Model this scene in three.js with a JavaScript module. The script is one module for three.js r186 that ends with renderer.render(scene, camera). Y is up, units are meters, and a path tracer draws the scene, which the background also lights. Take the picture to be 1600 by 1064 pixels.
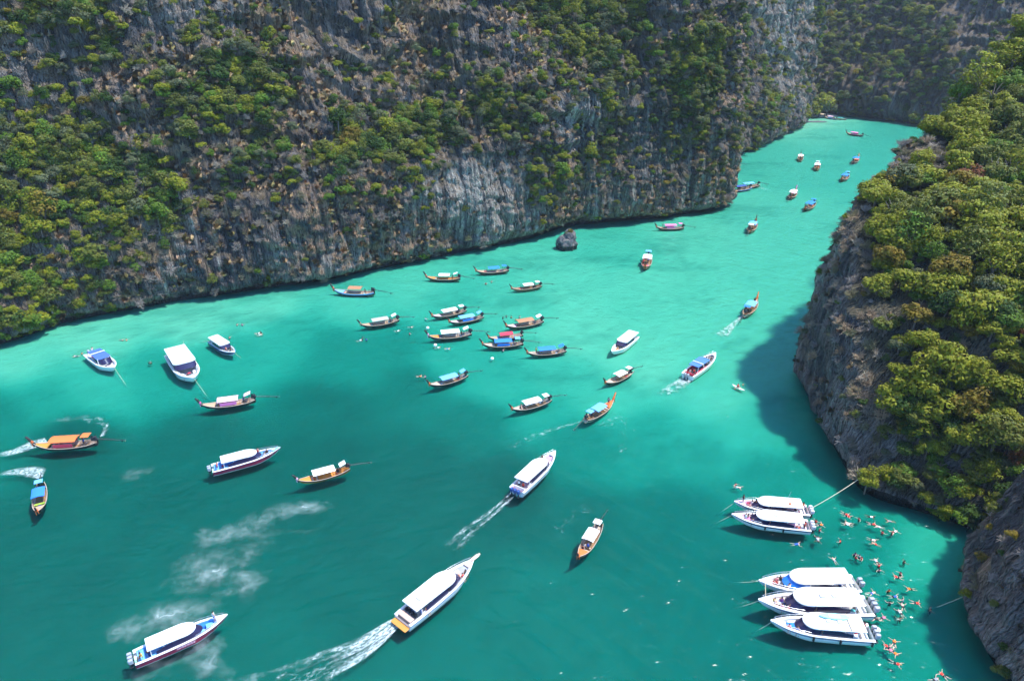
import * as THREE from 'three';
import { Sky } from 'three/addons/objects/Sky.js';
import { ImprovedNoise } from 'three/addons/math/ImprovedNoise.js';
import { mergeGeometries } from 'three/addons/utils/BufferGeometryUtils.js';
import { MarchingCubes } from 'three/addons/objects/MarchingCubes.js';
import { RoundedBoxGeometry } from 'three/addons/geometries/RoundedBoxGeometry.js';
import { FontLoader } from 'three/addons/loaders/FontLoader.js';
import { TextGeometry } from 'three/addons/geometries/TextGeometry.js';

// ---------------------------------------------------------------- camera, sky, sun, exposure
const scene = new THREE.Scene();
const CAM_H = 60, PITCH = Math.atan(512 / 1067), FPX = 1067;
const camera = new THREE.PerspectiveCamera(2 * Math.atan(532 / FPX) * 180 / Math.PI, 1600 / 1064, 0.5, 4000);
camera.position.set(0, CAM_H, 0);
camera.rotation.set(-PITCH, 0, 0);
const renderer = new THREE.WebGLRenderer({ antialias: true });
renderer.setSize(1024, 680);
renderer.toneMapping = THREE.LinearToneMapping;
renderer.toneMappingExposure = 1.36;
renderer.shadowMap.enabled = true;
renderer.shadowMap.type = THREE.PCFSoftShadowMap;
const SUN_EL = 66 * Math.PI / 180, SUN_H = new THREE.Vector2(0.995, 0.1).normalize();
const SUN = new THREE.Vector3(SUN_H.x * Math.cos(SUN_EL), Math.sin(SUN_EL), SUN_H.y * Math.cos(SUN_EL));
const sky = new Sky();
sky.name = 'sky'; sky.scale.setScalar(3000); sky.userData.kind = 'structure';
sky.material.uniforms.sunPosition.value.copy(SUN);
sky.material.uniforms.turbidity.value = 4;
sky.material.uniforms.rayleigh.value = 1.2;
sky.material.uniforms.mieCoefficient.value = 0.004;
scene.add(sky);
scene.environmentIntensity = 0.24;
scene.fog = new THREE.FogExp2(new THREE.Color().setRGB(0.75, 0.87, 1), 0.00011);
const sun = new THREE.DirectionalLight(new THREE.Color(1, 0.94, 0.84), 5.0);
sun.name = 'sunlight';
sun.position.copy(SUN).multiplyScalar(700).add(new THREE.Vector3(40, 0, -200));
sun.target.position.set(40, 0, -200);
sun.castShadow = true; sun.shadow.radius = 5;
sun.shadow.mapSize.set(4096, 4096);
Object.assign(sun.shadow.camera, { left: -320, right: 320, top: 320, bottom: -320, near: 10, far: 1500 });
scene.add(sun, sun.target);

// ---------------------------------------------------------------- helpers
function rngOf(seed) { let a = seed >>> 0; return () => { a = (a + 0x6D2B79F5) >>> 0; let t = Math.imul(a ^ (a >>> 15), 1 | a); t = (t + Math.imul(t ^ (t >>> 7), 61 | t)) ^ t; return ((t ^ (t >>> 14)) >>> 0) / 4294967296; }; }
const R = rngOf(7), rr = (a, b, r = R) => a + (b - a) * r();
const perlin = new ImprovedNoise();
const noise = (x, y, z) => perlin.noise(x + 100.37, y + 100.71, z + 100.13);
function fbm(x, y, z, oct = 4) { let s = 0, a = 1, n = 0; for (let i = 0; i < oct; i++) { s += a * noise(x, y, z); n += a; a *= 0.5; x *= 2.03; y *= 2.03; z *= 2.03; } return s / n; }
function ridge(x, y, z, oct = 3) { let s = 0, a = 1, n = 0; for (let i = 0; i < oct; i++) { s += a * (1 - 2 * Math.abs(noise(x, y, z))); n += a; a *= 0.5; x *= 2.1; y *= 2.1; z *= 2.1; } return s / n; }
const clamp = (x, a = 0, b = 1) => Math.min(b, Math.max(a, x));
const smooth = (a, b, x) => { const t = clamp((x - a) / (b - a)); return t * t * (3 - 2 * t); };
const lerp = (a, b, t) => a + (b - a) * t;
const mix3 = (a, b, t) => [lerp(a[0], b[0], t), lerp(a[1], b[1], t), lerp(a[2], b[2], t)];
function ramp(x, pts) { if (x <= pts[0][0]) return pts[0][1]; for (let i = 1; i < pts.length; i++) if (x <= pts[i][0]) return lerp(pts[i - 1][1], pts[i][1], (x - pts[i - 1][0]) / (pts[i][0] - pts[i - 1][0])); return pts[pts.length - 1][1]; }
const CP = Math.cos(PITCH), SP = Math.sin(PITCH);
// a place of the photograph turned into a point of the lagoon at height y
function at(px, py, y = 0) {
  const a = (px - 800) / FPX, b = (532 - py) / FPX;
  const dx = a, dy = -SP + b * CP, dz = -CP - b * SP, t = (y - CAM_H) / dy;
  return new THREE.Vector3(dx * t, y, dz * t);
}
function toPx(x, y, z) { const zc = -z * CP + (CAM_H - y) * SP, u = -z * SP * -1; const yc = (y - CAM_H) * CP - z * SP; return [800 + FPX * x / zc, 532 - FPX * yc / zc, zc]; }

const names = {};
function numbered(name) { const n = names[name] = (names[name] ?? -1) + 1; return n ? `${name}_${String(n).padStart(3, '0')}` : name; }
function tag(o, label, category, group, kind) { if (label) o.userData.label = label; if (category) o.userData.category = category; if (group) o.userData.group = group; if (kind) o.userData.kind = kind; return o; }
function thing(name, label, category, group) { const g = new THREE.Group(); g.name = numbered(name); scene.add(g); return tag(g, label, category, group); }
function part(name, geo, mat, parent, label) {
  if (Array.isArray(geo)) return geo.map((g) => part(name, g, mat, parent, label))[0];
  const m = new THREE.Mesh(geo, mat); m.name = name; m.castShadow = m.receiveShadow = true; if (label) m.userData.label = label; (parent ?? scene).add(m); return m; }
const rgb = (r, g, b) => new THREE.Color().setRGB(r, g, b);
const matCache = {};
function mat(r, g, b, rough = 0.6, extra = {}) { const k = [r, g, b, rough, JSON.stringify(extra)].join(); return matCache[k] ??= new THREE.MeshPhysicalMaterial({ color: rgb(r, g, b), roughness: rough, ...extra }); }
function dataTex(w, h, fn, { srgb = false, repeat = true } = {}) {
  const d = new Uint8Array(w * h * 4);
  for (let j = 0; j < h; j++) for (let i = 0; i < w; i++) { const c = fn(i / w, j / h, i, j), k = (j * w + i) * 4; d[k] = clamp(c[0]) * 255; d[k + 1] = clamp(c[1]) * 255; d[k + 2] = clamp(c[2]) * 255; d[k + 3] = clamp(c[3] ?? 1) * 255; }
  const t = new THREE.DataTexture(d, w, h, THREE.RGBAFormat); t.magFilter = t.minFilter = THREE.LinearFilter;
  if (repeat) t.wrapS = t.wrapT = THREE.RepeatWrapping;
  if (srgb) t.colorSpace = THREE.SRGBColorSpace;
  t.needsUpdate = true; return t;
}

// ---------------------------------------------------------------- water: a clear tinting body, a rippled surface, a sandy bed of varying depth
{
  const SHALLOW = 0.34;
  // [photograph x, y, metres of water that light crosses on its way down and back up]
  const soundings = [
    [0, 870, 12], [250, 930, 11], [520, 900, 11.5],
    [30, 560, 2.4], [150, 530, 2.2], [300, 500, 2.2], [420, 475, 2.4], [560, 475, 3.0], [660, 440, 2.8], [0, 650, 9], [60, 620, 6.5], [150, 598, 5], [250, 585, 6.5], [350, 555, 6], [450, 520, 5.5], [520, 540, 8], [600, 545, 8], [640, 600, 10],
    [700, 470, 3.6], [800, 480, 3.0], [900, 430, 2.6], [900, 520, 2.4], [1000, 450, 2.6], [1000, 560, 2.4], [1080, 500, 2.6], [1120, 620, 2.9], [950, 620, 3.2], [880, 590, 3.6], [850, 640, 6], [780, 600, 5.5], [720, 560, 5.5], [740, 650, 10], [900, 690, 8.5], [1000, 690, 6.5], [1100, 690, 6], [1150, 670, 5],
    [100, 680, 13], [300, 680, 12], [500, 640, 11.5], [500, 720, 12.5], [300, 800, 12], [650, 720, 12], [800, 750, 12.5], [600, 850, 12], [900, 800, 11.2], [1050, 800, 10.8], [1100, 900, 10.5], [900, 950, 10.2], [700, 1000, 10.2], [400, 950, 11], [100, 900, 12], [100, 1040, 11.5], [1150, 1040, 10],
    [1220, 660, 5], [1280, 740, 7], [1200, 740, 7.5], [1350, 850, 8], [1450, 860, 5], [1510, 850, 3.6], [1400, 960, 7.5], [1480, 960, 7.5], [1420, 1040, 7.5], [1250, 870, 10],
    [1100, 380, 2.6], [1200, 330, 2.9], [1200, 400, 2.8], [1280, 260, 3.5], [1350, 230, 3.8], [1220, 250, 3.4], [1400, 205, 4.2], [1300, 205, 3.0], [1280, 187, 1.6], [950, 400, 3.2], [1180, 560, 2.8],
  ];
  const pathLength = (x, z) => {
    let [px, py] = z > -22 ? [800 + x * 12, 1150] : toPx(x, 0, z);
    px += 16 * fbm(x * 0.05, 3, z * 0.05, 3); py += 11 * fbm(x * 0.05, 9, z * 0.05, 3);
    let s = 0, w = 0;
    for (const [a, b, l] of soundings) { const dx = px - a, dy = (py - b) * (py < 420 ? 2.2 : 1.4), k = 1 / ((dx * dx + dy * dy) / 1600 + 1) ** 3; s += k * Math.log(l < 4.5 ? l * 1.25 : l); w += k; }
    return Math.exp(s / w);
  };
  const X0 = -330, X1 = 420, Z0 = -560, Z1 = 30, STEP = 1.8, nx = Math.round((X1 - X0) / STEP), nz = Math.round((Z1 - Z0) / STEP);
  const pos = [], col = [], idx = [];
  for (let j = 0; j <= nz; j++) for (let i = 0; i <= nx; i++) {
    const x = X0 + i * STEP, z = Z0 + j * STEP, d = Math.hypot(x, z), sinV = CAM_H / Math.hypot(d, CAM_H);
    const L = pathLength(x, z), depth = SHALLOW * L / (1 / sinV + 1 / Math.sin(SUN_EL));
    pos.push(x, -depth * (1 + 0.1 * fbm(x * 0.12, 1, z * 0.12, 3)), z);
    const weed = smooth(0.1, 0.32, fbm(x * 0.03 + 4, 2.5, z * 0.055, 4) + 0.25 * noise(x * 0.35, 5, z * 0.5)) * 0.75;
    const c = mix3([0.53, 0.53, 0.33], [0.3, 0.38, 0.24], weed * smooth(9, 5, L)), g = 1 + 0.10 * noise(x * 0.4, 7, z * 0.4);
    col.push(c[0] * g, c[1] * g, c[2] * g);
    if (i < nx && j < nz) { const a = j * (nx + 1) + i; idx.push(a, a + nx + 1, a + 1, a + 1, a + nx + 1, a + nx + 2); }
  }
  const g = new THREE.BufferGeometry();
  g.setAttribute('position', new THREE.Float32BufferAttribute(pos, 3)); g.setAttribute('color', new THREE.Float32BufferAttribute(col, 3)); g.setIndex(idx); g.computeVertexNormals();
  tag(part('sea_bed', g, new THREE.MeshStandardMaterial({ vertexColors: true, roughness: 1 })), 'pale sand and weed on the floor of the lagoon, deeper in the middle', null, null, 'structure');

  const body = new THREE.BoxGeometry(1500, 40, 1200); body.translate(0, -20.01, -380);
  const bodyMesh = part('water', body, new THREE.MeshPhysicalMaterial({ color: 0xffffff, transmission: 1, thickness: 10, ior: 1.33, roughness: 0, transparent: true, opacity: 0.03, specularIntensity: 0, attenuationColor: rgb(Math.exp(-0.78), Math.exp(-0.166), Math.exp(-0.144)), attenuationDistance: SHALLOW }));
  bodyMesh.castShadow = false;
  tag(bodyMesh, 'turquoise to deep teal lagoon water', null, null, 'structure');

  // ripples: waves of many directions and lengths that close on themselves over 64 m
  const wr = rngOf(31), waves = [];
  for (let i = 0; i < 60; i++) { const k = 14 * Math.pow(9, wr()), th = Math.PI * 0.5 + (wr() - 0.5) * 2.2; waves.push([Math.round(k * Math.cos(th)), Math.round(k * Math.sin(th)), wr() * 6.28, 1 / Math.pow(k, 0.65)]); }
  const N = 1024, hgt = new Float32Array(N * N); let lo = 1e9, hi = -1e9;
  const sinT = new Float32Array(4096); for (let i = 0; i < 4096; i++) sinT[i] = Math.sin(i / 4096 * 2 * Math.PI);
  for (const [kx, ky, ph, am] of waves) { const p0 = ph / 6.28318 * 4096; for (let j = 0; j < N; j++) for (let i = 0; i < N; i++) hgt[j * N + i] += am * sinT[((kx * i + ky * j) * 4 + p0) & 4095]; }
  for (const h of hgt) { lo = Math.min(lo, h); hi = Math.max(hi, h); }
  const ripple = dataTex(N, N, (u, v, i, j) => { const h = (hgt[j * N + i] - lo) / (hi - lo); return [h, h, h, 1]; });
  const sg = new THREE.PlaneGeometry(1500, 1200, 1, 1); sg.rotateX(-Math.PI / 2); sg.translate(0, 0.004, -380);
  const uv = sg.attributes.uv, sp = sg.attributes.position; for (let i = 0; i < uv.count; i++) uv.setXY(i, sp.getX(i) / 64, sp.getZ(i) / 64);
  const surf = part('water_surface', sg, new THREE.MeshPhysicalMaterial({ color: rgb(0.97, 1, 0.99), transmission: 1, thickness: 0, ior: 1.33, roughness: 0.2, specularIntensity: 0.4, bumpMap: ripple, bumpScale: 0.36 }));
  surf.castShadow = false;
  tag(surf, 'rippled water surface', null, null, 'structure');
}

// ---------------------------------------------------------------- cliffs
const rockTex = dataTex(1024, 1024, (u, v) => {   // weathered limestone: grain, fine vertical runs, cracks; about 16 m across
  const f = (x, y, k, q) => noise(Math.cos(x * 6.2832) * k, Math.sin(x * 6.2832) * k + q, y);
  const runs = f(u, v * 3, 9, 1) * 0.5 + f(u, v * 6, 22, 8) * 0.35, grain = f(u, v * 60, 26, 3) * 0.3, crack = Math.max(0, 0.14 - Math.abs(f(u, v * 9, 5, 20))) * 2.2;
  const e = 0.66 + 0.62 * runs + 1.3 * grain - 1.3 * crack; return [e, e * 0.99, e * 0.985, 1];
}, { srgb: false });
const cliffMat = new THREE.MeshStandardMaterial({ vertexColors: true, map: rockTex, bumpMap: rockTex, bumpScale: 0.6, roughness: 0.95 });
rockTex.repeat.set(1 / 16, 1 / 22);

function path2(points, step) {       // even samples along a smoothed shore line: {x, z, s, nx, nz}, n pointing inland (left of the way along it)
  const c = new THREE.CatmullRomCurve3(points.map(([x, z]) => new THREE.Vector3(x, 0, z)), false, 'centripetal');
  const len = c.getLength(), n = Math.round(len / step); c.arcLengthDivisions = 2000; c.updateArcLengths();
  const out = c.getSpacedPoints(n).map((p, i) => ({ x: p.x, z: p.z, s: len * i / n }));
  for (let i = 0; i <= n; i++) { const w = Math.round(7 / step), a = out[Math.max(0, i - w)], b = out[Math.min(n, i + w)], l = Math.hypot(b.x - a.x, b.z - a.z) || 1; out[i].nx = (b.z - a.z) / l; out[i].nz = -(b.x - a.x) / l; }
  return out;
}
function resample(poly, n) {
  const d = [0]; for (let i = 1; i < poly.length; i++) d.push(d[i - 1] + Math.hypot(poly[i][0] - poly[i - 1][0], poly[i][1] - poly[i - 1][1]));
  const out = []; let k = 0;
  for (let i = 0; i <= n; i++) { const t = d[d.length - 1] * i / n; while (k < poly.length - 2 && d[k + 1] < t) k++; const f = (t - d[k]) / (d[k + 1] - d[k] || 1); out.push([lerp(poly[k][0], poly[k + 1][0], f), lerp(poly[k][1], poly[k + 1][1], f), t]); }
  return out;
}
const cliffs = [];
function buildCliff({ name, label, shore, step, nv, profile, zones = [], relief, paint, spread, seed }) {
  const P = path2(shore, step), n = P.length - 1, W = nv + 1;
  const pos = new Float32Array((n + 1) * W * 3), uv = new Float32Array((n + 1) * W * 2);
  for (let i = 0; i <= n; i++) {
    const q = P[i], pr = resample(profile(q.s, i / n, q), nv);
    for (let j = 0; j < W; j++) {
      const k = i * W + j, d = pr[j][0], f = spread ? spread(q.s, d) : 0;
      pos[3 * k] = q.x + q.nx * d + f * q.nz; pos[3 * k + 1] = pr[j][1]; pos[3 * k + 2] = q.z + q.nz * d - f * q.nx; uv[2 * k] = q.s; uv[2 * k + 1] = pr[j][2];
    }
  }
  const idx = []; for (let i = 0; i < n; i++) for (let j = 0; j < nv; j++) { const a = i * W + j; idx.push(a, a + W, a + 1, a + 1, a + W, a + W + 1); }
  const g = new THREE.BufferGeometry(); g.setIndex(idx);
  g.setAttribute('position', new THREE.BufferAttribute(pos, 3)); g.setAttribute('uv', new THREE.BufferAttribute(uv, 2)); g.computeVertexNormals();
  const nor0 = g.attributes.normal.array.slice();
  for (let k = 0; k < (n + 1) * W; k++) {
    const o = relief(uv[2 * k], pos[3 * k + 1], pos[3 * k], pos[3 * k + 2], nor0[3 * k + 1]);
    for (let c = 0; c < 3; c++) pos[3 * k + c] += nor0[3 * k + c] * o * (c === 1 ? 0.5 : 1);
  }
  g.computeVertexNormals();
  // zones are written as places in the photograph and become spots (s, height) of the rock
  const zs = [];
  for (const [px, py, rx, ry, kind, str = 1] of zones) {
    let best = -1, bd = 1e9;
    for (let k = 0; k < (n + 1) * W; k += 3) { const [a, b, zc] = toPx(pos[3 * k], pos[3 * k + 1], pos[3 * k + 2]); const e = Math.hypot(a - px, b - py) + zc * 0.08; if (zc > 1 && e < bd) { bd = e; best = k; } }
    const zc = toPx(pos[3 * best], pos[3 * best + 1], pos[3 * best + 2])[2];
    zs.push({ s: uv[2 * best], h: pos[3 * best + 1], rs: rx * zc / FPX * 1.15, rh: ry * zc / FPX * 1.05, kind, str });
  }
  const zone = (s, h) => {
    const o = { pale: 0, tan: 0, green: 0, bare: 0, dry: 0 };
    const ws = s + 5 * fbm(s * 0.11, h * 0.11, 4, 3), wh = h + 5 * fbm(s * 0.11, h * 0.11, 14, 3);
    for (const z of zs) { const e = Math.exp(-(((ws - z.s) / z.rs) ** 4 + ((wh - z.h) / z.rh) ** 4)); o[z.kind] = Math.max(o[z.kind], e * z.str); }
    return o;
  };
  const col = new Float32Array((n + 1) * W * 3), nor = g.attributes.normal.array;
  for (let k = 0; k < (n + 1) * W; k++) { const s = uv[2 * k], h = pos[3 * k + 1], c = paint(s, h, pos[3 * k], pos[3 * k + 2], nor[3 * k + 1], zone(s, h)); col.set(c, 3 * k); }
  g.setAttribute('color', new THREE.BufferAttribute(col, 3));
  const m = part(name, g, cliffMat); m.name = numbered(name); tag(m, label, null, null, 'structure');
  const rec = { g, pos, nor, uv, n, nv, W, zone, seed }; cliffs.push(rec); return rec;
}
const shoreOf = (list) => list.map((p) => { const v = at(p[0], p[1]); return [v.x, v.z]; });
const terrace = (s, h) => { const q = h / 8.5 + 1.3 * fbm(s * 0.045, h * 0.03, 61, 3), f = q - Math.floor(q); return f < 0.78 ? f / 0.78 : (1 - f) / 0.22; };
const flutes = (s, h, x, z, amp) => amp * (2.9 * fbm(s * 0.035, h * 0.045, 71, 2) + 1.3 * ridge(s * 0.075, h * 0.02, 73, 1) - 1.9 * terrace(s, h) * smooth(14, 30, h) * smooth(-0.35, 0.2, fbm(s * 0.03, h * 0.03, 81, 2)) + 0.8 * ridge(s * 0.13, h * 0.16, 33, 2) + 0.8 * ridge(s * 0.22, h * 0.04, 1.5, 3) + 1.5 * fbm(s * 0.06, h * 0.05, 8, 3) + 0.5 * ridge(s * 0.9, h * 0.07, 5, 2) + 0.35 * noise(s * 0.5, h * 0.6, 3) - 1.0 * Math.max(0, 0.16 - Math.abs(noise(s * 0.3 + 0.3 * noise(h * 0.2, s * 0.1, 3), h * 0.035, 91))) / 0.16 - 0.6 * Math.max(0, 0.12 - Math.abs(noise(s * 0.12, h * 0.3, 93))) / 0.12 + 0.22 * noise(s * 1.3, h * 1.3, 7));
const DARK = [0.078, 0.08, 0.09], MID = [0.3, 0.265, 0.235], PALE = [0.6, 0.56, 0.48], TAN = [0.5, 0.32, 0.19], SOIL = [0.2, 0.15, 0.085], ALGA = [0.028, 0.03, 0.028];
function rockPaint(s, h, x, z, ny, zo, o = {}) {
  const a = fbm(s * 0.09, h * 0.03, 21, 3), streak = fbm(s * 0.75, h * 0.02, 31, 3), fine = noise(s * 1.9, h * 0.06, 12), blotch = fbm(s * 0.3, h * 0.3, 41, 3);
  const big = fbm(s * 0.03, h * 0.035, 51, 3), stain = smooth(0.16, 0.4, fbm(s * 0.5, h * 0.012, 61, 2) - 0.1 * fine);
  let c = mix3(DARK, MID, smooth(-0.3, 0.35, a + 1.1 * big + 0.5 * streak + 0.25 * fine));
  const pale = clamp(smooth(0.12, 0.42, streak + 0.35 * fine + 0.2 * a) * (0.22 + (o.pale ?? 0) + (o.low ?? 0) * smooth(24, 10, h) * smooth(100, 120, s)) + zo.pale * smooth(-0.28, 0.2, streak + 0.45 * fine + 0.15 * blotch));
  c = mix3(c, PALE, pale * (1 - 0.8 * zo.bare));
  const tan = clamp(smooth(0.02, 0.3, blotch + 0.22 * noise(s * 1.1, h * 1.1, 9)) * clamp(0.6 + 1.2 * big + (o.tan ?? 0)) * (1 - zo.bare) * (1 - 0.85 * zo.pale) + zo.tan * smooth(-0.2, 0.15, blotch + 0.3 * noise(s * 1.2, h * 1.2, 4)));
  c = mix3(c, TAN, tan);
  c = mix3(c, [0.035, 0.036, 0.042], stain * 0.75 * (1 - tan));
  c = mix3(c, SOIL, clamp(smooth(0.45, 0.75, ny) * 0.8 + 0.5 * zo.green));
  const tide = smooth(1.5, 0.6, h + 0.5 * noise(s * 0.7, 1, 2));
  c = mix3(c, ALGA, tide * 0.9);
  if (h > 1 && h < 4.5) c = mix3(c, [0.3, 0.29, 0.26], smooth(4.5, 2.2, h) * smooth(-0.3, 0.25, blotch + 0.4 * fine) * 0.6);
  const v = 1 + 0.25 * noise(s * 2.3, h * 2.3, 17); return [c[0] * v, c[1] * v, c[2] * v];
}
const bandProfile = (rows, s) => {   // rows: [s, [d, h] ...] with the same number of points each
  let i = 0; while (i < rows.length - 2 && rows[i + 1][0] < s) i++;
  const t = smooth(0, 1, clamp((s - rows[i][0]) / (rows[i + 1][0] - rows[i][0]))), A = rows[i], B = rows[i + 1];
  return A.slice(1).map((p, k) => [lerp(p[0], B[k + 1][0], t), lerp(p[1], B[k + 1][1], t)]);
};

// the long wall on the left
const LEFT = buildCliff({
  name: 'limestone_cliff', label: 'long weathered limestone cliff along the left shore, tangled with trees and dry scrub', step: 0.42, nv: 250, seed: 11,
  shore: [[-175, -80], [-135, -104], ...shoreOf([[0, 540], [100, 507], [250, 478], [400, 455], [520, 437], [600, 420], [700, 400], [780, 385], [860, 370], [905, 357], [985, 349], [1060, 339], [1130, 324]]), [75, -238], [75.5, -252], [73, -275], [71, -300]],
  profile: (s) => bandProfile([
    [0, [1.5, -5], [1.5, 0.3], [1.6, 1.0], [0, 2.4], [3, 9], [10, 19], [17, 32], [25, 46], [33, 62], [44, 82], [90, 96]],
    [86, [1.5, -5], [1.5, 0.3], [1.6, 1.0], [0, 2.4], [2, 9], [7, 19], [13, 32], [20, 46], [27, 62], [38, 82], [80, 96]],
    [125, [1.8, -5], [1.8, 0.3], [1.9, 1.1], [0, 2.6], [0.5, 9], [2.5, 19], [8, 32], [13, 46], [17, 62], [24, 82], [70, 96]],
    [150, [1.8, -5], [1.8, 0.3], [1.9, 1.1], [0, 2.6], [-0.6, 12], [0, 24], [9, 33], [17, 46], [22, 62], [28, 82], [70, 96]],
    [190, [1.5, -5], [1.5, 0.3], [1.6, 1.0], [0, 2.4], [-0.4, 12], [0.6, 25], [8, 34], [15, 47], [20, 62], [27, 82], [70, 96]],
    [206, [1.5, -5], [1.5, 0.3], [1.6, 1.0], [0, 2.4], [0.5, 12], [1.6, 24], [4, 34], [9, 46], [14, 62], [20, 82], [60, 96]],
    [226, [4.5, -5], [4.5, 0.3], [4.6, 1.6], [0.5, 4.2], [0, 12], [1.5, 24], [4, 36], [10, 48], [17, 62], [24, 82], [50, 96]],
    [252, [4.5, -5], [4.5, 0.3], [4.6, 1.6], [0.5, 4.2], [0, 12], [1, 24], [3, 36], [8, 48], [13, 62], [18, 82], [40, 96]],
    [268, [2, -5], [2, 0.3], [2.1, 1.0], [0, 3], [0.4, 12], [0.8, 24], [1.5, 36], [3, 48], [5, 62], [8, 82], [14, 96]],
    [340, [2, -5], [2, 0.3], [2.1, 1.0], [0, 3], [0.4, 12], [0.8, 24], [1.5, 36], [3, 48], [5, 62], [8, 82], [14, 96]],
  ], s),
  zones: [
    [745, 320, 85, 75, 'pale', 1], [680, 300, 40, 60, 'pale', 0.6], [905, 185, 35, 60, 'pale', 0.9], [1040, 230, 60, 45, 'pale', 0.6], [960, 300, 60, 40, 'pale', 0.6], [1085, 290, 45, 40, 'pale', 0.7], [600, 390, 80, 30, 'pale', 0.4], [470, 400, 60, 30, 'pale', 0.4], [830, 340, 20, 60, 'pale', 0.6],
    [515, 40, 55, 60, 'bare'], [545, 110, 30, 60, 'bare', 0.8], [720, 70, 70, 50, 'bare', 0.7], [110, 140, 60, 70, 'bare', 0.6], [250, 30, 70, 40, 'bare', 0.6], [1010, 170, 40, 80, 'bare', 0.8], [450, 330, 60, 60, 'bare', 0.6],
    [540, 340, 90, 80, 'tan', 0.8], [620, 370, 80, 50, 'tan', 0.8], [470, 110, 60, 90, 'tan', 0.9], [560, 180, 60, 60, 'tan', 0.7], [640, 60, 50, 80, 'tan', 0.8], [900, 300, 60, 60, 'tan', 0.6], [1010, 330, 50, 20, 'tan', 0.7], [280, 130, 90, 50, 'tan', 0.5], [860, 60, 80, 60, 'tan', 0.4],
    [80, 420, 90, 90, 'green', 0.9], [150, 380, 90, 60, 'green', 0.7], [30, 300, 60, 120, 'green', 0.7], [370, 160, 90, 70, 'green', 0.9], [100, 60, 80, 60, 'green', 0.5], [270, 240, 110, 60, 'green', 0.7], [130, 260, 60, 60, 'green', 0.7], [600, 220, 40, 60, 'green', 0.8], [730, 200, 110, 40, 'green', 1], [690, 120, 70, 40, 'green', 0.7], [930, 60, 70, 70, 'green', 0.7], [830, 190, 40, 50, 'green', 0.7], [965, 240, 25, 60, 'green', 0.7], [1080, 150, 55, 90, 'green', 1], [1110, 260, 25, 50, 'green', 0.9], [560, 290, 50, 40, 'green', 0.4], [850, 270, 30, 40, 'green', 0.6], [960, 110, 50, 60, 'green', 0.6],
    [370, 290, 50, 60, 'dry', 1], [200, 400, 40, 50, 'dry', 0.8], [140, 450, 50, 40, 'dry', 0.6], [430, 200, 40, 60, 'dry', 0.6], [640, 130, 40, 50, 'dry', 0.7], [800, 200, 30, 40, 'dry', 0.6], [260, 90, 60, 40, 'dry', 0.5], [880, 100, 50, 40, 'dry', 0.5],
  ],
  relief: (s, h, x, z, ny) => flutes(s, h, x, z, 1.15) * smooth(-0.5, 3.5, h) * (h > 26 ? 1.35 : 1),
  paint: (s, h, x, z, ny, zo) => rockPaint(s, h, x, z, ny, zo, { low: 0.6, tan: 0.25 }),
});
const SECOND = buildCliff({
  name: 'limestone_cliff', label: 'second limestone buttress behind the long wall, ending in a pale vertical edge above the beach', step: 0.7, nv: 150, seed: 12,
  shore: [[82, -285], ...shoreOf([[1145, 245], [1180, 232], [1220, 215], [1248, 198], [1257, 188]]), [182, -447], [172, -462], [150, -478]],
  profile: (s) => bandProfile([
    [0, [2, -5], [2, 0.3], [2.1, 1.5], [0, 3.4], [1, 10], [4, 22], [9, 36], [14, 52], [19, 70], [26, 100]],
    [90, [2, -5], [2, 0.3], [2.1, 1.5], [0, 3.4], [1, 10], [4, 22], [8, 36], [12, 52], [16, 70], [22, 100]],
    [150, [2, -5], [2, 0.3], [2.1, 1.5], [0, 3.4], [0.5, 10], [2, 22], [3, 36], [4, 52], [5, 70], [7, 100]],
    [190, [2, -5], [2, 0.3], [2.1, 1.5], [0, 3.4], [0.3, 10], [0.6, 22], [0.2, 36], [-1, 52], [-2, 70], [-2, 100]],
    [260, [2, -5], [2, 0.3], [2.1, 1.5], [0, 3.4], [0.3, 10], [0.6, 22], [0.2, 36], [-1, 52], [-2, 70], [-2, 100]],
  ], s),
  zones: [[1262, 60, 16, 120, 'pale', 1], [1235, 60, 40, 90, 'pale', 0.7], [1195, 30, 25, 50, 'pale', 0.7], [1255, 100, 15, 80, 'tan', 0.5], [1160, 130, 35, 110, 'green', 1], [1200, 150, 35, 60, 'green', 1], [1230, 160, 25, 30, 'green', 0.6], [1250, 40, 15, 60, 'tan', 0.4]],
  relief: (s, h, x, z) => flutes(s, h, x, z, 1.5) * smooth(-0.5, 4, h),
  paint: (s, h, x, z, ny, zo) => rockPaint(s, h, x, z, ny, zo, { pale: 0.4 }),
});
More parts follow.
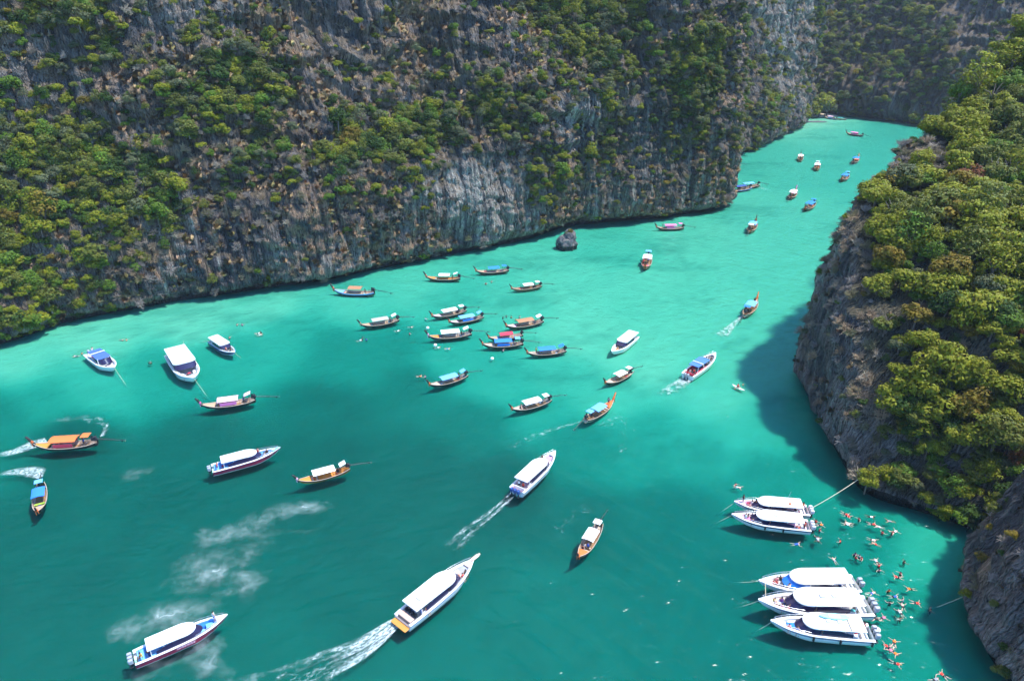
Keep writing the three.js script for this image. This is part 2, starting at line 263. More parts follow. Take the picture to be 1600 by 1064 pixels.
const FAR = buildCliff({
  name: 'limestone_cliff', label: 'dark shaded cliff that closes the far end of the lagoon', step: 1.0, nv: 130, seed: 13,
  shore: [[120, -520], [170, -492], ...shoreOf([[1262, 176], [1300, 179], [1330, 182], [1390, 189], [1450, 197]]), [262, -396], [285, -372], [330, -350], [400, -335]],
  profile: (s) => bandProfile([
    [0, [3, -5], [3, 0.3], [3.1, 1.5], [0, 4], [3, 12], [10, 26], [22, 42], [36, 60], [52, 80], [90, 130]],
    [140, [3, -5], [3, 0.3], [3.1, 1.5], [0, 4], [2.5, 12], [9, 26], [22, 42], [38, 60], [56, 80], [95, 130]],
    [190, [2, -5], [2, 0.3], [2.1, 1.5], [0, 4], [1.5, 12], [6, 26], [18, 42], [32, 60], [48, 80], [80, 130]],
    [420, [2, -5], [2, 0.3], [2.1, 1.5], [0, 4], [1, 12], [4, 26], [8, 42], [12, 60], [20, 80], [40, 130]],
  ], s),
  zones: [[1340, 60, 60, 60, 'green', 1], [1410, 60, 50, 40, 'green', 0.9], [1390, 110, 60, 30, 'green', 0.8], [1300, 110, 40, 50, 'green', 0.7], [1470, 120, 40, 40, 'green', 0.7], [1510, 40, 40, 40, 'pale', 0.25], [1440, 165, 50, 20, 'bare', 0.6]],
  relief: (s, h, x, z) => flutes(s * 0.8, h, x, z, 2.3) * smooth(-0.5, 4, h),
  paint: (s, h, x, z, ny, zo) => rockPaint(s, h, x, z, ny, zo, { pale: 0.25, tan: -0.1 }),
});
// the headland on the right: a sheer flank to the water, a wooded slope rising away from the camera
const HILL = [[-20, 0.5], [0, 1.5], [8, 10], [19.3, 20.5], [40, 30], [66, 35.5], [83, 39.5], [102, 49], [114, 58], [150, 84], [200, 116], [300, 166]];
const hillH = (x, z) => ramp(0.83 * (x - 49) + 1.01 * (-z - 77), HILL) + 2.2 * fbm(x * 0.06, 2, z * 0.06, 3);
function rayCliff(o) {   // shore points with the inland point each one's profile runs towards: [x, z, tx, tz]
  const c = (i) => new THREE.CatmullRomCurve3(o.rays.map((r) => new THREE.Vector3(r[i], 0, r[i + 1])), false, 'centripetal');
  const A = c(0), n = 400, T = [], S = [];
  const cT = new THREE.CatmullRomCurve3(o.rays.map((r) => new THREE.Vector3(r[2], 0, r[3])), false, 'catmullrom');
  for (let i = 0; i <= n; i++) { S.push(A.getPoint(i / n)); T.push(cT.getPoint(i / n)); }
  return buildCliff({ ...o, shore: o.rays.map((r) => [r[0], r[1]]), profile: (s, t, q) => {
    let b = 0, bd = 1e9; for (let i = 0; i <= n; i++) { const e = (S[i].x - q.x) ** 2 + (S[i].z - q.z) ** 2; if (e < bd) { bd = e; b = i; } }
    const sx = q.nx, sz = q.nz, dx = T[b].x - q.x, dz = T[b].z - q.z, l = Math.hypot(dx, dz); q.nx = dx / l; q.nz = dz / l;
    const cosA = Math.max(0.3, q.nx * sx + q.nz * sz), out = [[1.2, -5], [1.2, 0.3], [1.3, 0.9]];
    for (let d = 0; d < o.reach; d += d < 20 ? 0.5 : 2) out.push([d, o.height(q.x + q.nx * d, q.z + q.nz * d, d * cosA, s)]);
    return out;
  } });
}
const HEAD = rayCliff({
  name: 'wooded_headland', label: 'wooded limestone headland on the right with a sheer dark flank above the water', step: 0.4, nv: 330, seed: 14, reach: 105,
  rays: [[190, -222, 260, -190], [142, -178, 240, -185], [98, -146, 210, -195], [72, -128, 180, -198], [57.5, -117.5, 165, -194], [52.6, -111, 162, -180], [50.2, -98, 165, -165], [48.9, -87, 170, -142], [48.6, -77, 172, -122], [54.6, -72.2, 178, -108], [60.2, -68, 184, -98], [67, -63, 190, -88], [80, -58, 200, -80]],
  height: (x, z, d, s) => Math.min(1.6 + d * 7.5, Math.max(1.6 + d * 0.35, hillH(x, z))),
  zones: [[1285, 500, 50, 150, 'bare', 1], [1310, 600, 45, 120, 'bare', 1], [1330, 690, 25, 60, 'bare', 1], [1320, 400, 25, 60, 'bare', 0.9], [1285, 470, 45, 100, 'pale', 0.6], [1300, 600, 30, 80, 'pale', 0.5], [1510, 90, 55, 55, 'bare', 1], [1560, 40, 40, 50, 'bare', 0.9], [1450, 730, 40, 25, 'bare', 0.8], [1375, 470, 14, 80, 'bare', 0.7], [1250, 560, 20, 60, 'tan', 0.4], [1295, 680, 20, 25, 'tan', 0.8], [1480, 250, 50, 25, 'dry', 1]],
  relief: (s, h, x, z, ny) => lerp(flutes(s, h, x, z, 0.5) + 1.0 * fbm(x * 0.2, h * 0.1, z * 0.2, 5) + 0.35 * ridge(x * 0.5, h * 0.2, z * 0.5, 2), 1.4 * fbm(x * 0.15, h * 0.1, z * 0.15, 5), smooth(0.1, 0.35, ny)) * smooth(-0.5, 3, h),
  paint: (s, h, x, z, ny, zo) => mix3(rockPaint(s, h, x, z, ny * 0.7, zo, { tan: -0.5, pale: 0.06 }), [0.13, 0.115, 0.06], smooth(0.4, 0.65, ny) * 0.8),
});
const NEAR = rayCliff({
  name: 'limestone_cliff', label: 'dark rough rock at the lower right edge, rising straight from the water', step: 0.3, nv: 170, seed: 15, reach: 34,
  rays: [[84, -74, 110, -66], [70, -71, 105, -60], [60.2, -67.5, 100, -52], [55.1, -61.7, 98, -46], [50.8, -55.9, 96, -41], [49.1, -50.8, 95, -37], [49.3, -46.2, 94, -33], [52, -38, 92, -27], [60, -27, 92, -15]],
  height: (x, z, d) => Math.min(1.5 + d * 3.9, 10.5 + d * 1.05) + 1.0 * fbm(x * 0.2, 3, z * 0.2, 3) * smooth(0, 4, d),
  zones: [[1560, 960, 50, 80, 'bare', 0.5], [1540, 880, 20, 50, 'tan', 0.4]],
  relief: (s, h, x, z) => (flutes(s, h, x, z, 0.3) + 1.1 * fbm(x * 0.22, h * 0.16, z * 0.22, 5) + 0.5 * ridge(x * 0.45, h * 0.3, z * 0.45, 3)) * smooth(-0.5, 2.5, h),
  paint: (s, h, x, z, ny, zo) => rockPaint(s, h, x, z, ny * 0.6, zo, { tan: -0.3, pale: 0.02 }),
});
// ---------------------------------------------------------------- trees, scrub, brush and dry grass
function merge(list) { const all = list.map((g) => (g.index ? g.toNonIndexed() : g)), keep = ['position', 'normal', 'uv', 'color'].filter((n) => all.every((g) => g.attributes[n])); for (const g of all) for (const n of Object.keys(g.attributes)) if (!keep.includes(n)) g.deleteAttribute(n); return mergeGeometries(all); }
function crownGeo(seed, leaves, blobs, size, flat = 0.75) {   // about 1 m in radius, its foot at y = 0: sprays of leaves round several heads of foliage
  const r = rngOf(seed), B = [];
  for (let i = 0; i < blobs; i++) { const a = i * 2.4 + r(), q = Math.sqrt((i + 0.4) / blobs) * 0.72; B.push([Math.cos(a) * q * rr(0.8, 1.15, r), rr(0.55, 1.2, r) * (1.2 - 0.75 * q * q) * flat + 0.12, Math.sin(a) * q * rr(0.8, 1.15, r), rr(0.26, 0.46, r)]); }
  const p = [], n = [], c = [], ix = [], d = new THREE.Vector3(), u = new THREE.Vector3(), v = new THREE.Vector3(), f = new THREE.Vector3();
  for (let i = 0; i < leaves; i++) {
    const b = B[i % blobs];
    d.set(r() * 2 - 1, r() * 2 - 0.75, r() * 2 - 1).normalize();
    const q = b[3] * (0.72 + 0.5 * r() * r()), x = b[0] + d.x * q * 1.1, y = b[1] + d.y * q * 0.8, z = b[2] + d.z * q * 1.1;
    f.copy(d).add(u.set(r() - 0.5, r() * 0.6, r() - 0.5).multiplyScalar(1.5)).normalize();
    u.set(r() - 0.5, r() - 0.5, r() - 0.5).cross(f).normalize(); v.crossVectors(f, u);
    const L = size * rr(0.6, 1.25, r), w = L * rr(0.42, 0.62, r), k = p.length / 3, g = rr(0.72, 1.3, r), yel = rr(-0.14, 0.16, r);
    for (const [a, e, o] of [[-L, 0, 0], [0, -w, L * 0.22], [L, 0, -L * 0.1], [0, w, L * 0.22]]) { p.push(x + u.x * a + v.x * e + f.x * o, y + u.y * a + v.y * e + f.y * o, z + u.z * a + v.z * e + f.z * o); n.push(d.x * 0.5 + f.x, d.y * 0.5 + f.y + 0.1, d.z * 0.5 + f.z); c.push(g * (1 + yel), g, g * (1 - yel)); }
    ix.push(k, k + 1, k + 2, k, k + 2, k + 3);
  }
  const g = new THREE.BufferGeometry(); g.setAttribute('position', new THREE.Float32BufferAttribute(p, 3)); g.setAttribute('normal', new THREE.Float32BufferAttribute(n, 3)); g.setAttribute('color', new THREE.Float32BufferAttribute(c, 3)); g.setIndex(ix); g.normalizeNormals(); return g;
}
function stick(a, b, r0, r1, sides = 5) {
  const l = a.distanceTo(b), g = new THREE.CylinderGeometry(r1, r0, l, sides, 1, true); g.translate(0, l / 2, 0);
  g.applyQuaternion(new THREE.Quaternion().setFromUnitVectors(new THREE.Vector3(0, 1, 0), b.clone().sub(a).normalize())); g.translate(a.x, a.y, a.z); return g;
}
const V = (x, y, z) => new THREE.Vector3(x, y, z);
function trunkGeo(seed) {
  const r = rngOf(seed), parts = [], top = V(rr(-0.12, 0.12, r), 0.62, rr(-0.12, 0.12, r));
  parts.push(stick(V(0, -0.5, 0), top.clone().multiplyScalar(0.55), 0.075, 0.055, 6), stick(top.clone().multiplyScalar(0.55), top, 0.055, 0.042, 6));
  for (let i = 0; i < 5; i++) { const a = i * 1.26 + r(), m = V(Math.cos(a) * 0.3, 0.72 + 0.2 * r(), Math.sin(a) * 0.3).add(top).multiplyScalar(0.62); parts.push(stick(top.clone().multiplyScalar(0.7 + 0.28 * r()), m, 0.036, 0.024), stick(m, m.clone().add(V(Math.cos(a) * 0.3, 0.28 * r() + 0.1, Math.sin(a) * 0.3)), 0.024, 0.01)); }
  return merge(parts);
}
function brushGeo(seed, n = 46) {
  const r = rngOf(seed), parts = [];
  for (let i = 0; i < n; i++) { const a = r() * 6.28, q = rr(0.25, 1.0, r), b = V(Math.cos(a) * q * 0.5, rr(0.3, 0.65, r), Math.sin(a) * q * 0.5), e = b.clone().add(V(Math.cos(a + rr(-0.9, 0.9, r)) * 0.42 * q, rr(0.0, 0.45, r), Math.sin(a + rr(-0.9, 0.9, r)) * 0.42 * q)); parts.push(stick(V(Math.cos(a) * 0.06, 0, Math.sin(a) * 0.06), b, 0.036, 0.03, 3), stick(b, e, 0.03, 0.014, 3)); for (let k = 0; k < 2; k++) { const m = b.clone().lerp(e, rr(0.1, 0.7, r)); parts.push(stick(m, m.clone().add(V(rr(-0.25, 0.25, r), rr(-0.03, 0.25, r), rr(-0.25, 0.25, r))), 0.022, 0.01, 3)); } }
  return merge(parts);
}
function grassGeo(seed, n = 60) {
  const r = rngOf(seed), p = [], nn = [], ix = [];
  for (let i = 0; i < n; i++) { const a = r() * 6.28, q = r() * 0.3, x = Math.cos(a) * q, z = Math.sin(a) * q, h = rr(0.5, 1.1, r), o = rr(0.15, 0.75, r), w = 0.05, k = p.length / 3, tx = -Math.sin(a), tz = Math.cos(a); p.push(x + tx * w, 0, z + tz * w, x - tx * w, 0, z - tz * w, x + Math.cos(a) * o * 0.45 + tx * w * 0.8, h * 0.65, z + Math.sin(a) * o * 0.45 + tz * w * 0.8, x + Math.cos(a) * o, h * rr(0.6, 1, r), z + Math.sin(a) * o); for (let m = 0; m < 4; m++) nn.push(Math.cos(a) * 0.7, 0.7, Math.sin(a) * 0.7); ix.push(k, k + 1, k + 2, k + 1, k + 3, k + 2); }
  const g = new THREE.BufferGeometry(); g.setAttribute('position', new THREE.Float32BufferAttribute(p, 3)); g.setAttribute('normal', new THREE.Float32BufferAttribute(nn, 3)); g.setIndex(ix); return g;
}
const FORMS = [0, 1, 2, 3, 4, 5, 6], CROWNS = FORMS.map((i) => crownGeo(100 + i, [1500, 1650, 1400, 1750, 1500, 620, 1150][i], [11, 14, 9, 17, 13, 15, 8][i], [0.094, 0.09, 0.096, 0.088, 0.1, 0.09, 0.11][i], [0.75, 0.95, 0.65, 1.1, 0.8, 1.25, 0.4][i]));
const TRUNKS = FORMS.map((i) => trunkGeo(200 + i));
const BRUSH = [0, 1, 2].map((i) => brushGeo(300 + i)), GRASS = [0, 1].map((i) => grassGeo(400 + i));
const PALETTE = [ // name, colour
  ['yellow-green', [0.26, 0.28, 0.018]], ['fresh green', [0.125, 0.22, 0.02]], ['dark green', [0.05, 0.105, 0.015]], ['olive', [0.165, 0.19, 0.03]], ['grey-green', [0.15, 0.175, 0.08]], ['golden', [0.24, 0.185, 0.02]], ['rusty brown', [0.25, 0.095, 0.035]],
];
const leafProps = { roughness: 0.75, vertexColors: true, side: THREE.DoubleSide, transmission: 0.42, thickness: 0, specularIntensity: 0.3 };
const leafMat = new THREE.MeshPhysicalMaterial({ color: 0xffffff, ...leafProps });
const leafMats = PALETTE.map(([, c]) => new THREE.MeshPhysicalMaterial({ color: rgb(...c), ...leafProps }));
const barkMat = mat(0.16, 0.13, 0.105, 0.9), brushMat = new THREE.MeshStandardMaterial({ color: 0xffffff, roughness: 0.9 }), grassMat = new THREE.MeshStandardMaterial({ color: 0xffffff, roughness: 0.9, side: THREE.DoubleSide });

function scatter(rec, tries, seed, fn) {     // random places on the rock that the photograph can see; fn(place) says what grows there
  const r = rngOf(seed), { pos, nor, uv, n, nv, W, zone } = rec, area = new Float64Array(n * nv); let sum = 0;
  for (let i = 0; i < n; i++) for (let j = 0; j < nv; j++) { const a = 3 * (i * W + j), b = a + 3 * W, c = a + 3; const ux = pos[b] - pos[a], uy = pos[b + 1] - pos[a + 1], uz = pos[b + 2] - pos[a + 2], vx = pos[c] - pos[a], vy = pos[c + 1] - pos[a + 1], vz = pos[c + 2] - pos[a + 2]; sum += Math.hypot(uy * vz - uz * vy, uz * vx - ux * vz, ux * vy - uy * vx); area[i * nv + j] = sum; }
  for (let t = 0; t < tries; t++) {
    const q = r() * sum; let lo = 0, hi = area.length - 1; while (lo < hi) { const m = (lo + hi) >> 1; if (area[m] < q) lo = m + 1; else hi = m; }
    const i = Math.floor(lo / nv), j = lo % nv, k = i * W + j, x = pos[3 * k], y = pos[3 * k + 1], z = pos[3 * k + 2];
    if (y < 0.8) continue;
    const [px, py, zc] = toPx(x, y, z);
    if (zc < 5 || px < -250 || px > 2100 || py < -120 || py > 1250) continue;
    const N = [nor[3 * k], nor[3 * k + 1], nor[3 * k + 2]], l = Math.hypot(x, y - CAM_H, z);
    const facing = -(N[0] * x + N[1] * (y - CAM_H) + N[2] * z) / l;
    if (facing < -0.35) continue;
    fn({ x, y, z, N, px, py, zc, s: uv[2 * k], h: y, zo: zone(uv[2 * k], y), r, facing });
  }
}
const trees = [], brush = [], grass = [];
const clump = (p, k, q) => fbm(p.x * k + q, p.y * k, p.z * k, 3);
function putTree(p, rad, pal, site, lean = 0.35) { trees.push({ x: p.x + p.N[0] * rad * lean, y: p.y - 0.1 * rad + Math.min(0, p.N[1] - 0.4) * rad * 0.5, z: p.z + p.N[2] * rad * lean, rad, pal, site, px: p.px, py: p.py, size: rad / p.zc, turn: p.r() * 6.28, v: Math.floor(p.r() * 7), sy: rr(0.8, 1.2, p.r), tint: rr(0.75, 1.25, p.r) }); }
const pick = (r, list) => { let q = r() * list.reduce((s, e) => s + e[1], 0); for (const e of list) if ((q -= e[1]) < 0) return e[0]; return list[0][0]; };
const BRUSHES = [[0.33, 0.28, 0.21], [0.24, 0.2, 0.16], [0.36, 0.26, 0.16], [0.3, 0.26, 0.23], [0.2, 0.18, 0.09]], GRASSES = [[0.42, 0.31, 0.16], [0.36, 0.24, 0.13], [0.3, 0.26, 0.1], [0.44, 0.3, 0.2]];
function wallGrowth(rec, tries, seed, site, o) {
  scatter(rec, tries, seed, (p) => {
    const { zo, r, N } = p, c = clump(p, 0.06, 5) + 0.55 * clump(p, 0.19, 15), ledge = smooth(0.12, 0.55, N[1]), bare = clamp(zo.bare + zo.pale);
    const g = (o.green + 1.0 * smooth(0.02, 0.26, c + 0.42 * zo.green + 0.12 * ledge - 0.12)) * (1 - 0.95 * bare) * (1 - 0.55 * zo.dry) * (1 - 0.85 * (o.low?.(p) ?? 0) * (1 - zo.green));
    if (r() < g * 0.6) {
      const big = smooth(0.4, 1.1, g), rad = lerp(0.8, o.rad ?? 1.9, r()) + big * r() * r() * 1.8;
      const lower = o.lush?.(p) ?? 0;
      putTree(p, rad, pick(r, [[0, 2 + 3 * lower + (c > 0.15 ? 2 : 0)], [1, 1.5 + 2 * lower], [2, 2.2], [3, 3.5], [4, 2.2 * (1 - lower)], [5, 0.35]]), site);
    } else if (r() < (0.04 + 0.3 * zo.dry + 0.07 * ledge + 0.13 * smooth(-0.05, 0.1, c)) * (1 - 0.85 * bare)) brush.push({ ...p, rad: rr(0.7, 1.9, r), col: pick(r, BRUSHES.map((b) => [b, 1])), site });
    else if (r() < (0.07 + 0.55 * zo.dry + 0.35 * zo.tan + 0.22 * ledge) * (1 - 0.9 * bare)) grass.push({ ...p, rad: rr(0.6, 1.4, r), col: pick(r, GRASSES.map((b) => [b, 1])), site });
  });
}
wallGrowth(LEFT, 42000, 51, 'left', { green: 0.17, rad: 1.5, low: (p) => smooth(22, 12, p.h) * smooth(100, 118, p.s), lush: (p) => smooth(420, 100, p.px) * smooth(200, 400, p.py) });
wallGrowth(SECOND, 6000, 52, 'second', { green: 0.14, rad: 2.0 });
wallGrowth(FAR, 9000, 53, 'far', { green: 0.42, rad: 2.6 });
scatter(HEAD, 26000, 54, (p) => {
  const edgeX = ramp(-p.z, [[76, 48.7], [87, 48.9], [98, 50.2], [111, 52.6], [118, 57.5], [128, 72]]), brink = p.z < -77 && p.x - edgeX < p.y / 7 + 1.6 ? 1 : 0, bank = p.z > -77.5 && p.y < 9 ? 1 : 0;
  const { zo, r, N } = p, slope = Math.max(bank * 0.8, smooth(0.12, 0.4, N[1])) * (1 - 0.8 * brink), c = clump(p, 0.07, 9), c2 = clump(p, 0.18, 19);
  const bare = bank ? 0 : clamp(zo.bare * 1.2) * (brink || p.y > 42 ? 1 : 0.1);
  if (r() < slope * 0.8 * (1 - bare) ** 2 * (1 - 0.7 * zo.dry) + 0.008 * (1 - slope)) {
    const rad = brink ? rr(0.4, 1.0, r) : bank ? rr(0.6, 1.7, r) : slope > 0.4 ? lerp(0.65, 3.1, r() ** 2.3) * (c2 > 0.1 ? 1.2 : 1) : rr(0.6, 1.3, r);
    putTree(p, rad, pick(r, [[0, 5.5 + 6 * Math.max(0, c)], [1, 1.6 + 3 * Math.max(0, -c)], [2, 1.3], [3, 2.6 + 3 * Math.max(0, -c)], [4, 0.8], [5, 0.35], [6, 0.06]]), 'headland');
  } else if (r() < (brink ? 0.75 * smooth(0.12, 0.4, N[1]) : (0.1 + 0.25 * slope) * (1 - 0.8 * zo.bare) + 0.5 * zo.dry)) brush.push({ ...p, rad: rr(0.6, 1.6, r), col: pick(r, BRUSHES.map((b) => [b, 1])), site: 'headland' });
  else if (r() < 0.04 + 0.2 * slope + 0.4 * zo.dry) grass.push({ ...p, rad: rr(0.4, 0.9, r), col: pick(r, GRASSES.map((b) => [b, 1])), site: 'headland' });
});
scatter(NEAR, 1500, 55, (p) => {
  const { r, N } = p;
  if (r() < 0.1 + 0.35 * smooth(0.25, 0.6, N[1])) putTree(p, rr(0.3, 0.9, r), pick(r, [[0, 1.2], [3, 2], [2, 1], [5, 0.7], [6, 0.2]]), 'rock');
  else if (r() < 0.2) brush.push({ ...p, rad: rr(0.3, 1.0, r), col: pick(r, BRUSHES.map((b) => [b, 1])), site: 'rock' });
  else if (r() < 0.25) grass.push({ ...p, rad: rr(0.3, 0.6, r), col: pick(r, GRASSES.map((b) => [b, 1])), site: 'rock' });
});
{
  // the trees that show largest stand one by one, the rest is a thicket that nobody could count
  const seen = trees.filter((t) => t.px > 0 && t.px < 1600 && t.py > -5 && t.py < 1070).sort((a, b) => b.size - a.size), single = new Set(seen.slice(0, 285));
  const where = (t) => ({
    left: () => t.px < 240 ? (t.py > 330 ? 'low at the left end of the cliff' : t.py > 150 ? 'halfway up the left part of the cliff' : 'high at the left cliff end') : t.px < 480 ? (t.py > 280 ? 'low on the long cliff, left of its middle' : 'high left of the cliff middle') : t.px < 880 ? (t.py < 110 ? 'high on the middle of the long cliff' : t.py < 260 ? 'on the ledge above the pale streaked wall' : 'low on the long cliff beside the pale wall') : t.py < 130 ? 'high on the right part of the long cliff' : 'on the long cliff near its right corner',
    second: () => t.py > 140 ? 'low on the second buttress above the narrow channel' : 'high on the second buttress beside its pale edge',
    far: () => t.px < 1400 ? 'on the dark cliff that closes the lagoon' : 'on the right part of the far shaded cliff',
    headland: () => (t.py < 180 ? 'on the highest ridge' : t.py < 300 ? 'on the upper ridge' : t.py < 400 ? 'on the upper slope' : t.py < 500 ? 'on the middle slope' : t.py < 600 ? 'below the middle slope' : t.py < 700 ? 'on the lower slope' : 'low on the headland') + (t.px < 1400 ? ' by the brink' : t.px < 1500 ? '' : ' near the right edge'),
    rock: () => 'on the dark rock at the lower right edge',
  })[t.site]();
  const size = (t) => t.rad > 2.3 ? 'large' : t.rad > 1.5 ? 'medium-sized' : 'small', form = ['round', 'domed', 'flat-topped', 'tall', 'bushy', 'open-crowned', 'low spreading'];
  const groups = { left: 'trees on the long left cliff', second: 'trees on the second buttress', far: 'trees on the far cliff', headland: 'trees on the wooded headland', rock: 'trees on the near rock' };
  const placed = [], protos = {}, M = new THREE.Matrix4(), Q = new THREE.Quaternion(), E = new THREE.Euler(), C = new THREE.Color();
  for (const t of trees) if (single.has(t)) {
    const key = t.v + '/' + t.pal; let o = protos[key];
    if (!o) { o = protos[key] = thing('tree'); part('trunk', TRUNKS[t.v], barkMat, o); part('crown', CROWNS[t.v], leafMats[t.pal], o); }
    else { o = o.clone(); o.name = numbered('tree'); scene.add(o); }
    tag(o, `${size(t)} ${form[t.v]} ${PALETTE[t.pal][0]} tree ${where(t)}`.replace('medium-sized', 'medium'), 'tree', groups[t.site]);
    o.position.set(t.x, t.y, t.z); o.rotation.set(0, t.turn, 0); o.scale.set(t.rad, t.rad * t.sy, t.rad); placed.push([o, t]);
  }
  const same = {}; for (const e of placed) (same[e[0].userData.label] ??= []).push(e);
  const RANK = { 2: ['higher of two', 'lower of two'], 3: ['highest of three', 'middle of three', 'lowest of three'] };
  for (const l of Object.values(same)) { const k = l.length; if (k < 2) continue; l.sort((a, b) => a[1].py - b[1].py); l.forEach(([o], i) => { o.userData.label += ', ' + (RANK[k]?.[i] ?? `${['topmost', 'second', 'third', 'fourth', 'fifth', 'sixth', 'seventh', 'eighth', 'ninth', 'tenth', 'eleventh', 'twelfth', 'thirteenth', 'fourteenth'][i] ?? 'one'}${i ? ' down' : ''}`); }); }
  for (const [o] of placed) if (o.userData.label.match(/[\w-]+/g).length > 16 || o.userData.label.split(/[\s-]+/).length > 16) o.userData.label = o.userData.label.replace(/^\w+ /, '');
  const sites = { left: 'dense green scrub of small trees all over the long left cliff', second: 'green scrub on the second buttress', far: 'hazy scrub on the far cliff', headland: 'small trees filling the headland slope between the larger ones', rock: 'low scrub on the near rock' };
  for (const site in sites) {
    const root = tag(thing('scrub'), sites[site], null, null, 'stuff');
    for (let v = 0; v < 7; v++) {
      const list = trees.filter((t) => !single.has(t) && t.site === site && t.v === v); if (!list.length) continue;
      const im = new THREE.InstancedMesh(CROWNS[v], leafMat, list.length); im.name = 'foliage'; im.userData.kind = 'stuff'; im.castShadow = im.receiveShadow = true;
      list.forEach((t, i) => { M.compose(V(t.x, t.y, t.z), Q.setFromEuler(E.set(0, t.turn, 0)), V(t.rad, t.rad * t.sy, t.rad)); im.setMatrixAt(i, M); const c = PALETTE[t.pal][1]; im.setColorAt(i, C.setRGB(c[0] * t.tint, c[1] * t.tint, c[2] * t.tint)); });
      root.add(im);
    }
  }
  const where2 = { left: 'the long left cliff', second: 'the second buttress', far: 'the far cliff', headland: 'the wooded headland', rock: 'the near rock' };
  for (const site in where2) for (const [list, geos, m, name, text] of [[brush, BRUSH, brushMat, 'leafless_brush', 'grey tangled leafless brush on '], [grass, GRASS, grassMat, 'dry_grass', 'straw-coloured dry grass on ']]) {
    const mine = list.filter((b) => b.site === site); if (!mine.length) continue;
    const root = tag(thing(name), text + where2[site], null, null, 'stuff');
    geos.forEach((g, v) => {
      const l = mine.filter((_, i) => i % geos.length === v); if (!l.length) return;
      const im = new THREE.InstancedMesh(g, m, l.length); im.name = name === 'dry_grass' ? 'tufts' : 'twigs'; im.userData.kind = 'stuff'; im.castShadow = im.receiveShadow = true;
      l.forEach((b, i) => { const up = V(b.N[0] * 0.9, b.N[1] * 0.5 + 0.75, b.N[2] * 0.9).normalize(); Q.setFromUnitVectors(V(0, 1, 0), up).multiply(new THREE.Quaternion().setFromAxisAngle(V(0, 1, 0), b.r() * 6.28)); M.compose(V(b.x - b.N[0] * 0.15, b.y - 0.1, b.z - b.N[2] * 0.15), Q, V(b.rad, b.rad, b.rad)); im.setMatrixAt(i, M); const k = rr(0.7, 1.2, b.r); im.setColorAt(i, C.setRGB(b.col[0] * k, b.col[1] * k, b.col[2] * k)); });
      root.add(im);
    });
  }
  console.log('trees', trees.length, 'single', single.size, 'brush', brush.length, 'grass', grass.length, ['left', 'second', 'far', 'headland', 'rock'].map((s) => s + ' ' + trees.filter((t) => t.site === s).length + '/' + [...single].filter((t) => t.site === s).length).join(', '));
}

// ---------------------------------------------------------------- islet, beach, bushes behind the beach
function rockLump(seed, rx, ry, rz, det = 5) {
  const g = new THREE.IcosahedronGeometry(1, det), p = g.attributes.position, c = [];
  for (let i = 0; i < p.count; i++) {
    const x = p.getX(i), y = p.getY(i), z = p.getZ(i), k = 1 + 0.5 * fbm(x * 1.3 + seed, y * 1.1, z * 1.3, 5) + 0.3 * ridge(x * 2.4 + seed, y * 0.9, z * 2.4, 3), under = y < 0.1 && y > -0.3 ? 0.86 : 1;
    p.setXYZ(i, x * rx * k * under, y * ry * k, z * rz * k * under);
    const t = smooth(-0.2, 0.4, fbm(x * 3 + seed, y * 3, z * 3, 3)), v = mix3(DARK, [0.2, 0.18, 0.16], t); c.push(...(y < 0.12 ? ALGA : v));
  }
  g.setAttribute('color', new THREE.Float32BufferAttribute(c, 3)); g.computeVertexNormals(); return g;
}
const lumpMat = new THREE.MeshStandardMaterial({ vertexColors: true, roughness: 0.95, bumpMap: rockTex, bumpScale: 0.1 });
{
  const p = at(886, 387), islet = thing('rock_islet', 'small dark rock islet standing in the water close to the long cliff', 'rock'); islet.position.copy(p);
  const lower = part('boulder', rockLump(3, 2.6, 2.6, 2.3), lumpMat, islet); lower.position.set(-0.1, 0.6, 0);
  const upper = part('boulder', rockLump(9, 1.7, 2.4, 1.6), lumpMat, islet); upper.position.set(0.6, 2.3, -0.3); const side = part('boulder', rockLump(15, 1.4, 1.9, 1.5), lumpMat, islet); side.position.set(-1.5, 1.5, 0.3);
  for (const [x, y, z, q, pal] of [[-0.9, 2.4, 0.8, 0.7, 3], [0.7, 4.4, 0.1, 0.9, 5], [-0.3, 4.0, 0.5, 0.7, 4]]) { const m = part('shrub', CROWNS[2], leafMats[pal], islet); m.position.set(x, y, z); m.scale.setScalar(q); }
  const flat = tag(part('flat_rock', rockLump(21, 6.5, 0.5, 1.6, 4), lumpMat), 'low flat rock awash just off the little beach', 'rock'); flat.position.copy(at(1275, 190.5)).setY(0.02);
  const b = new THREE.SphereGeometry(1, 40, 16, 0, Math.PI * 2, 0, Math.PI / 2), bp = b.attributes.position;
  for (let i = 0; i < bp.count; i++) bp.setXYZ(i, bp.getX(i) * 14 * (1 + 0.2 * noise(bp.getX(i) * 2, 1, bp.getZ(i) * 2)), bp.getY(i) * 1.5 - 0.25, bp.getZ(i) * 8);
  b.computeVertexNormals();
  const beach = part('beach', b, new THREE.MeshStandardMaterial({ color: rgb(0.6, 0.5, 0.37), roughness: 1, bumpMap: rockTex, bumpScale: 0.05 })); tag(beach, 'small pale sand beach at the far end of the lagoon', null, null, 'structure'); beach.position.copy(at(1276, 180));
  [[1268, 184, 6.5, 0, 4], [1280, 183, 8.5, 0, 1], [1292, 183, 6, 4, 3], [1274, 182, 9.5, 4, 2]].forEach(([x, y, q, pal, v], i) => {
    const o = thing('tree', ['yellow-green bush at the foot of the pale cliff edge, left end of the beach', 'tall yellow-green bush in the middle of the little beach', 'low grey-green bush at the right end of the little beach', 'large grey-green bush at the back of the little beach'][i], 'tree', 'bushes behind the beach');
    part('trunk', TRUNKS[v], barkMat, o); part('crown', CROWNS[v], leafMats[pal], o); o.position.copy(at(x, y)).setY(0.6); o.scale.set(q, q * 1.05, q); o.rotation.y = i;
  });
}

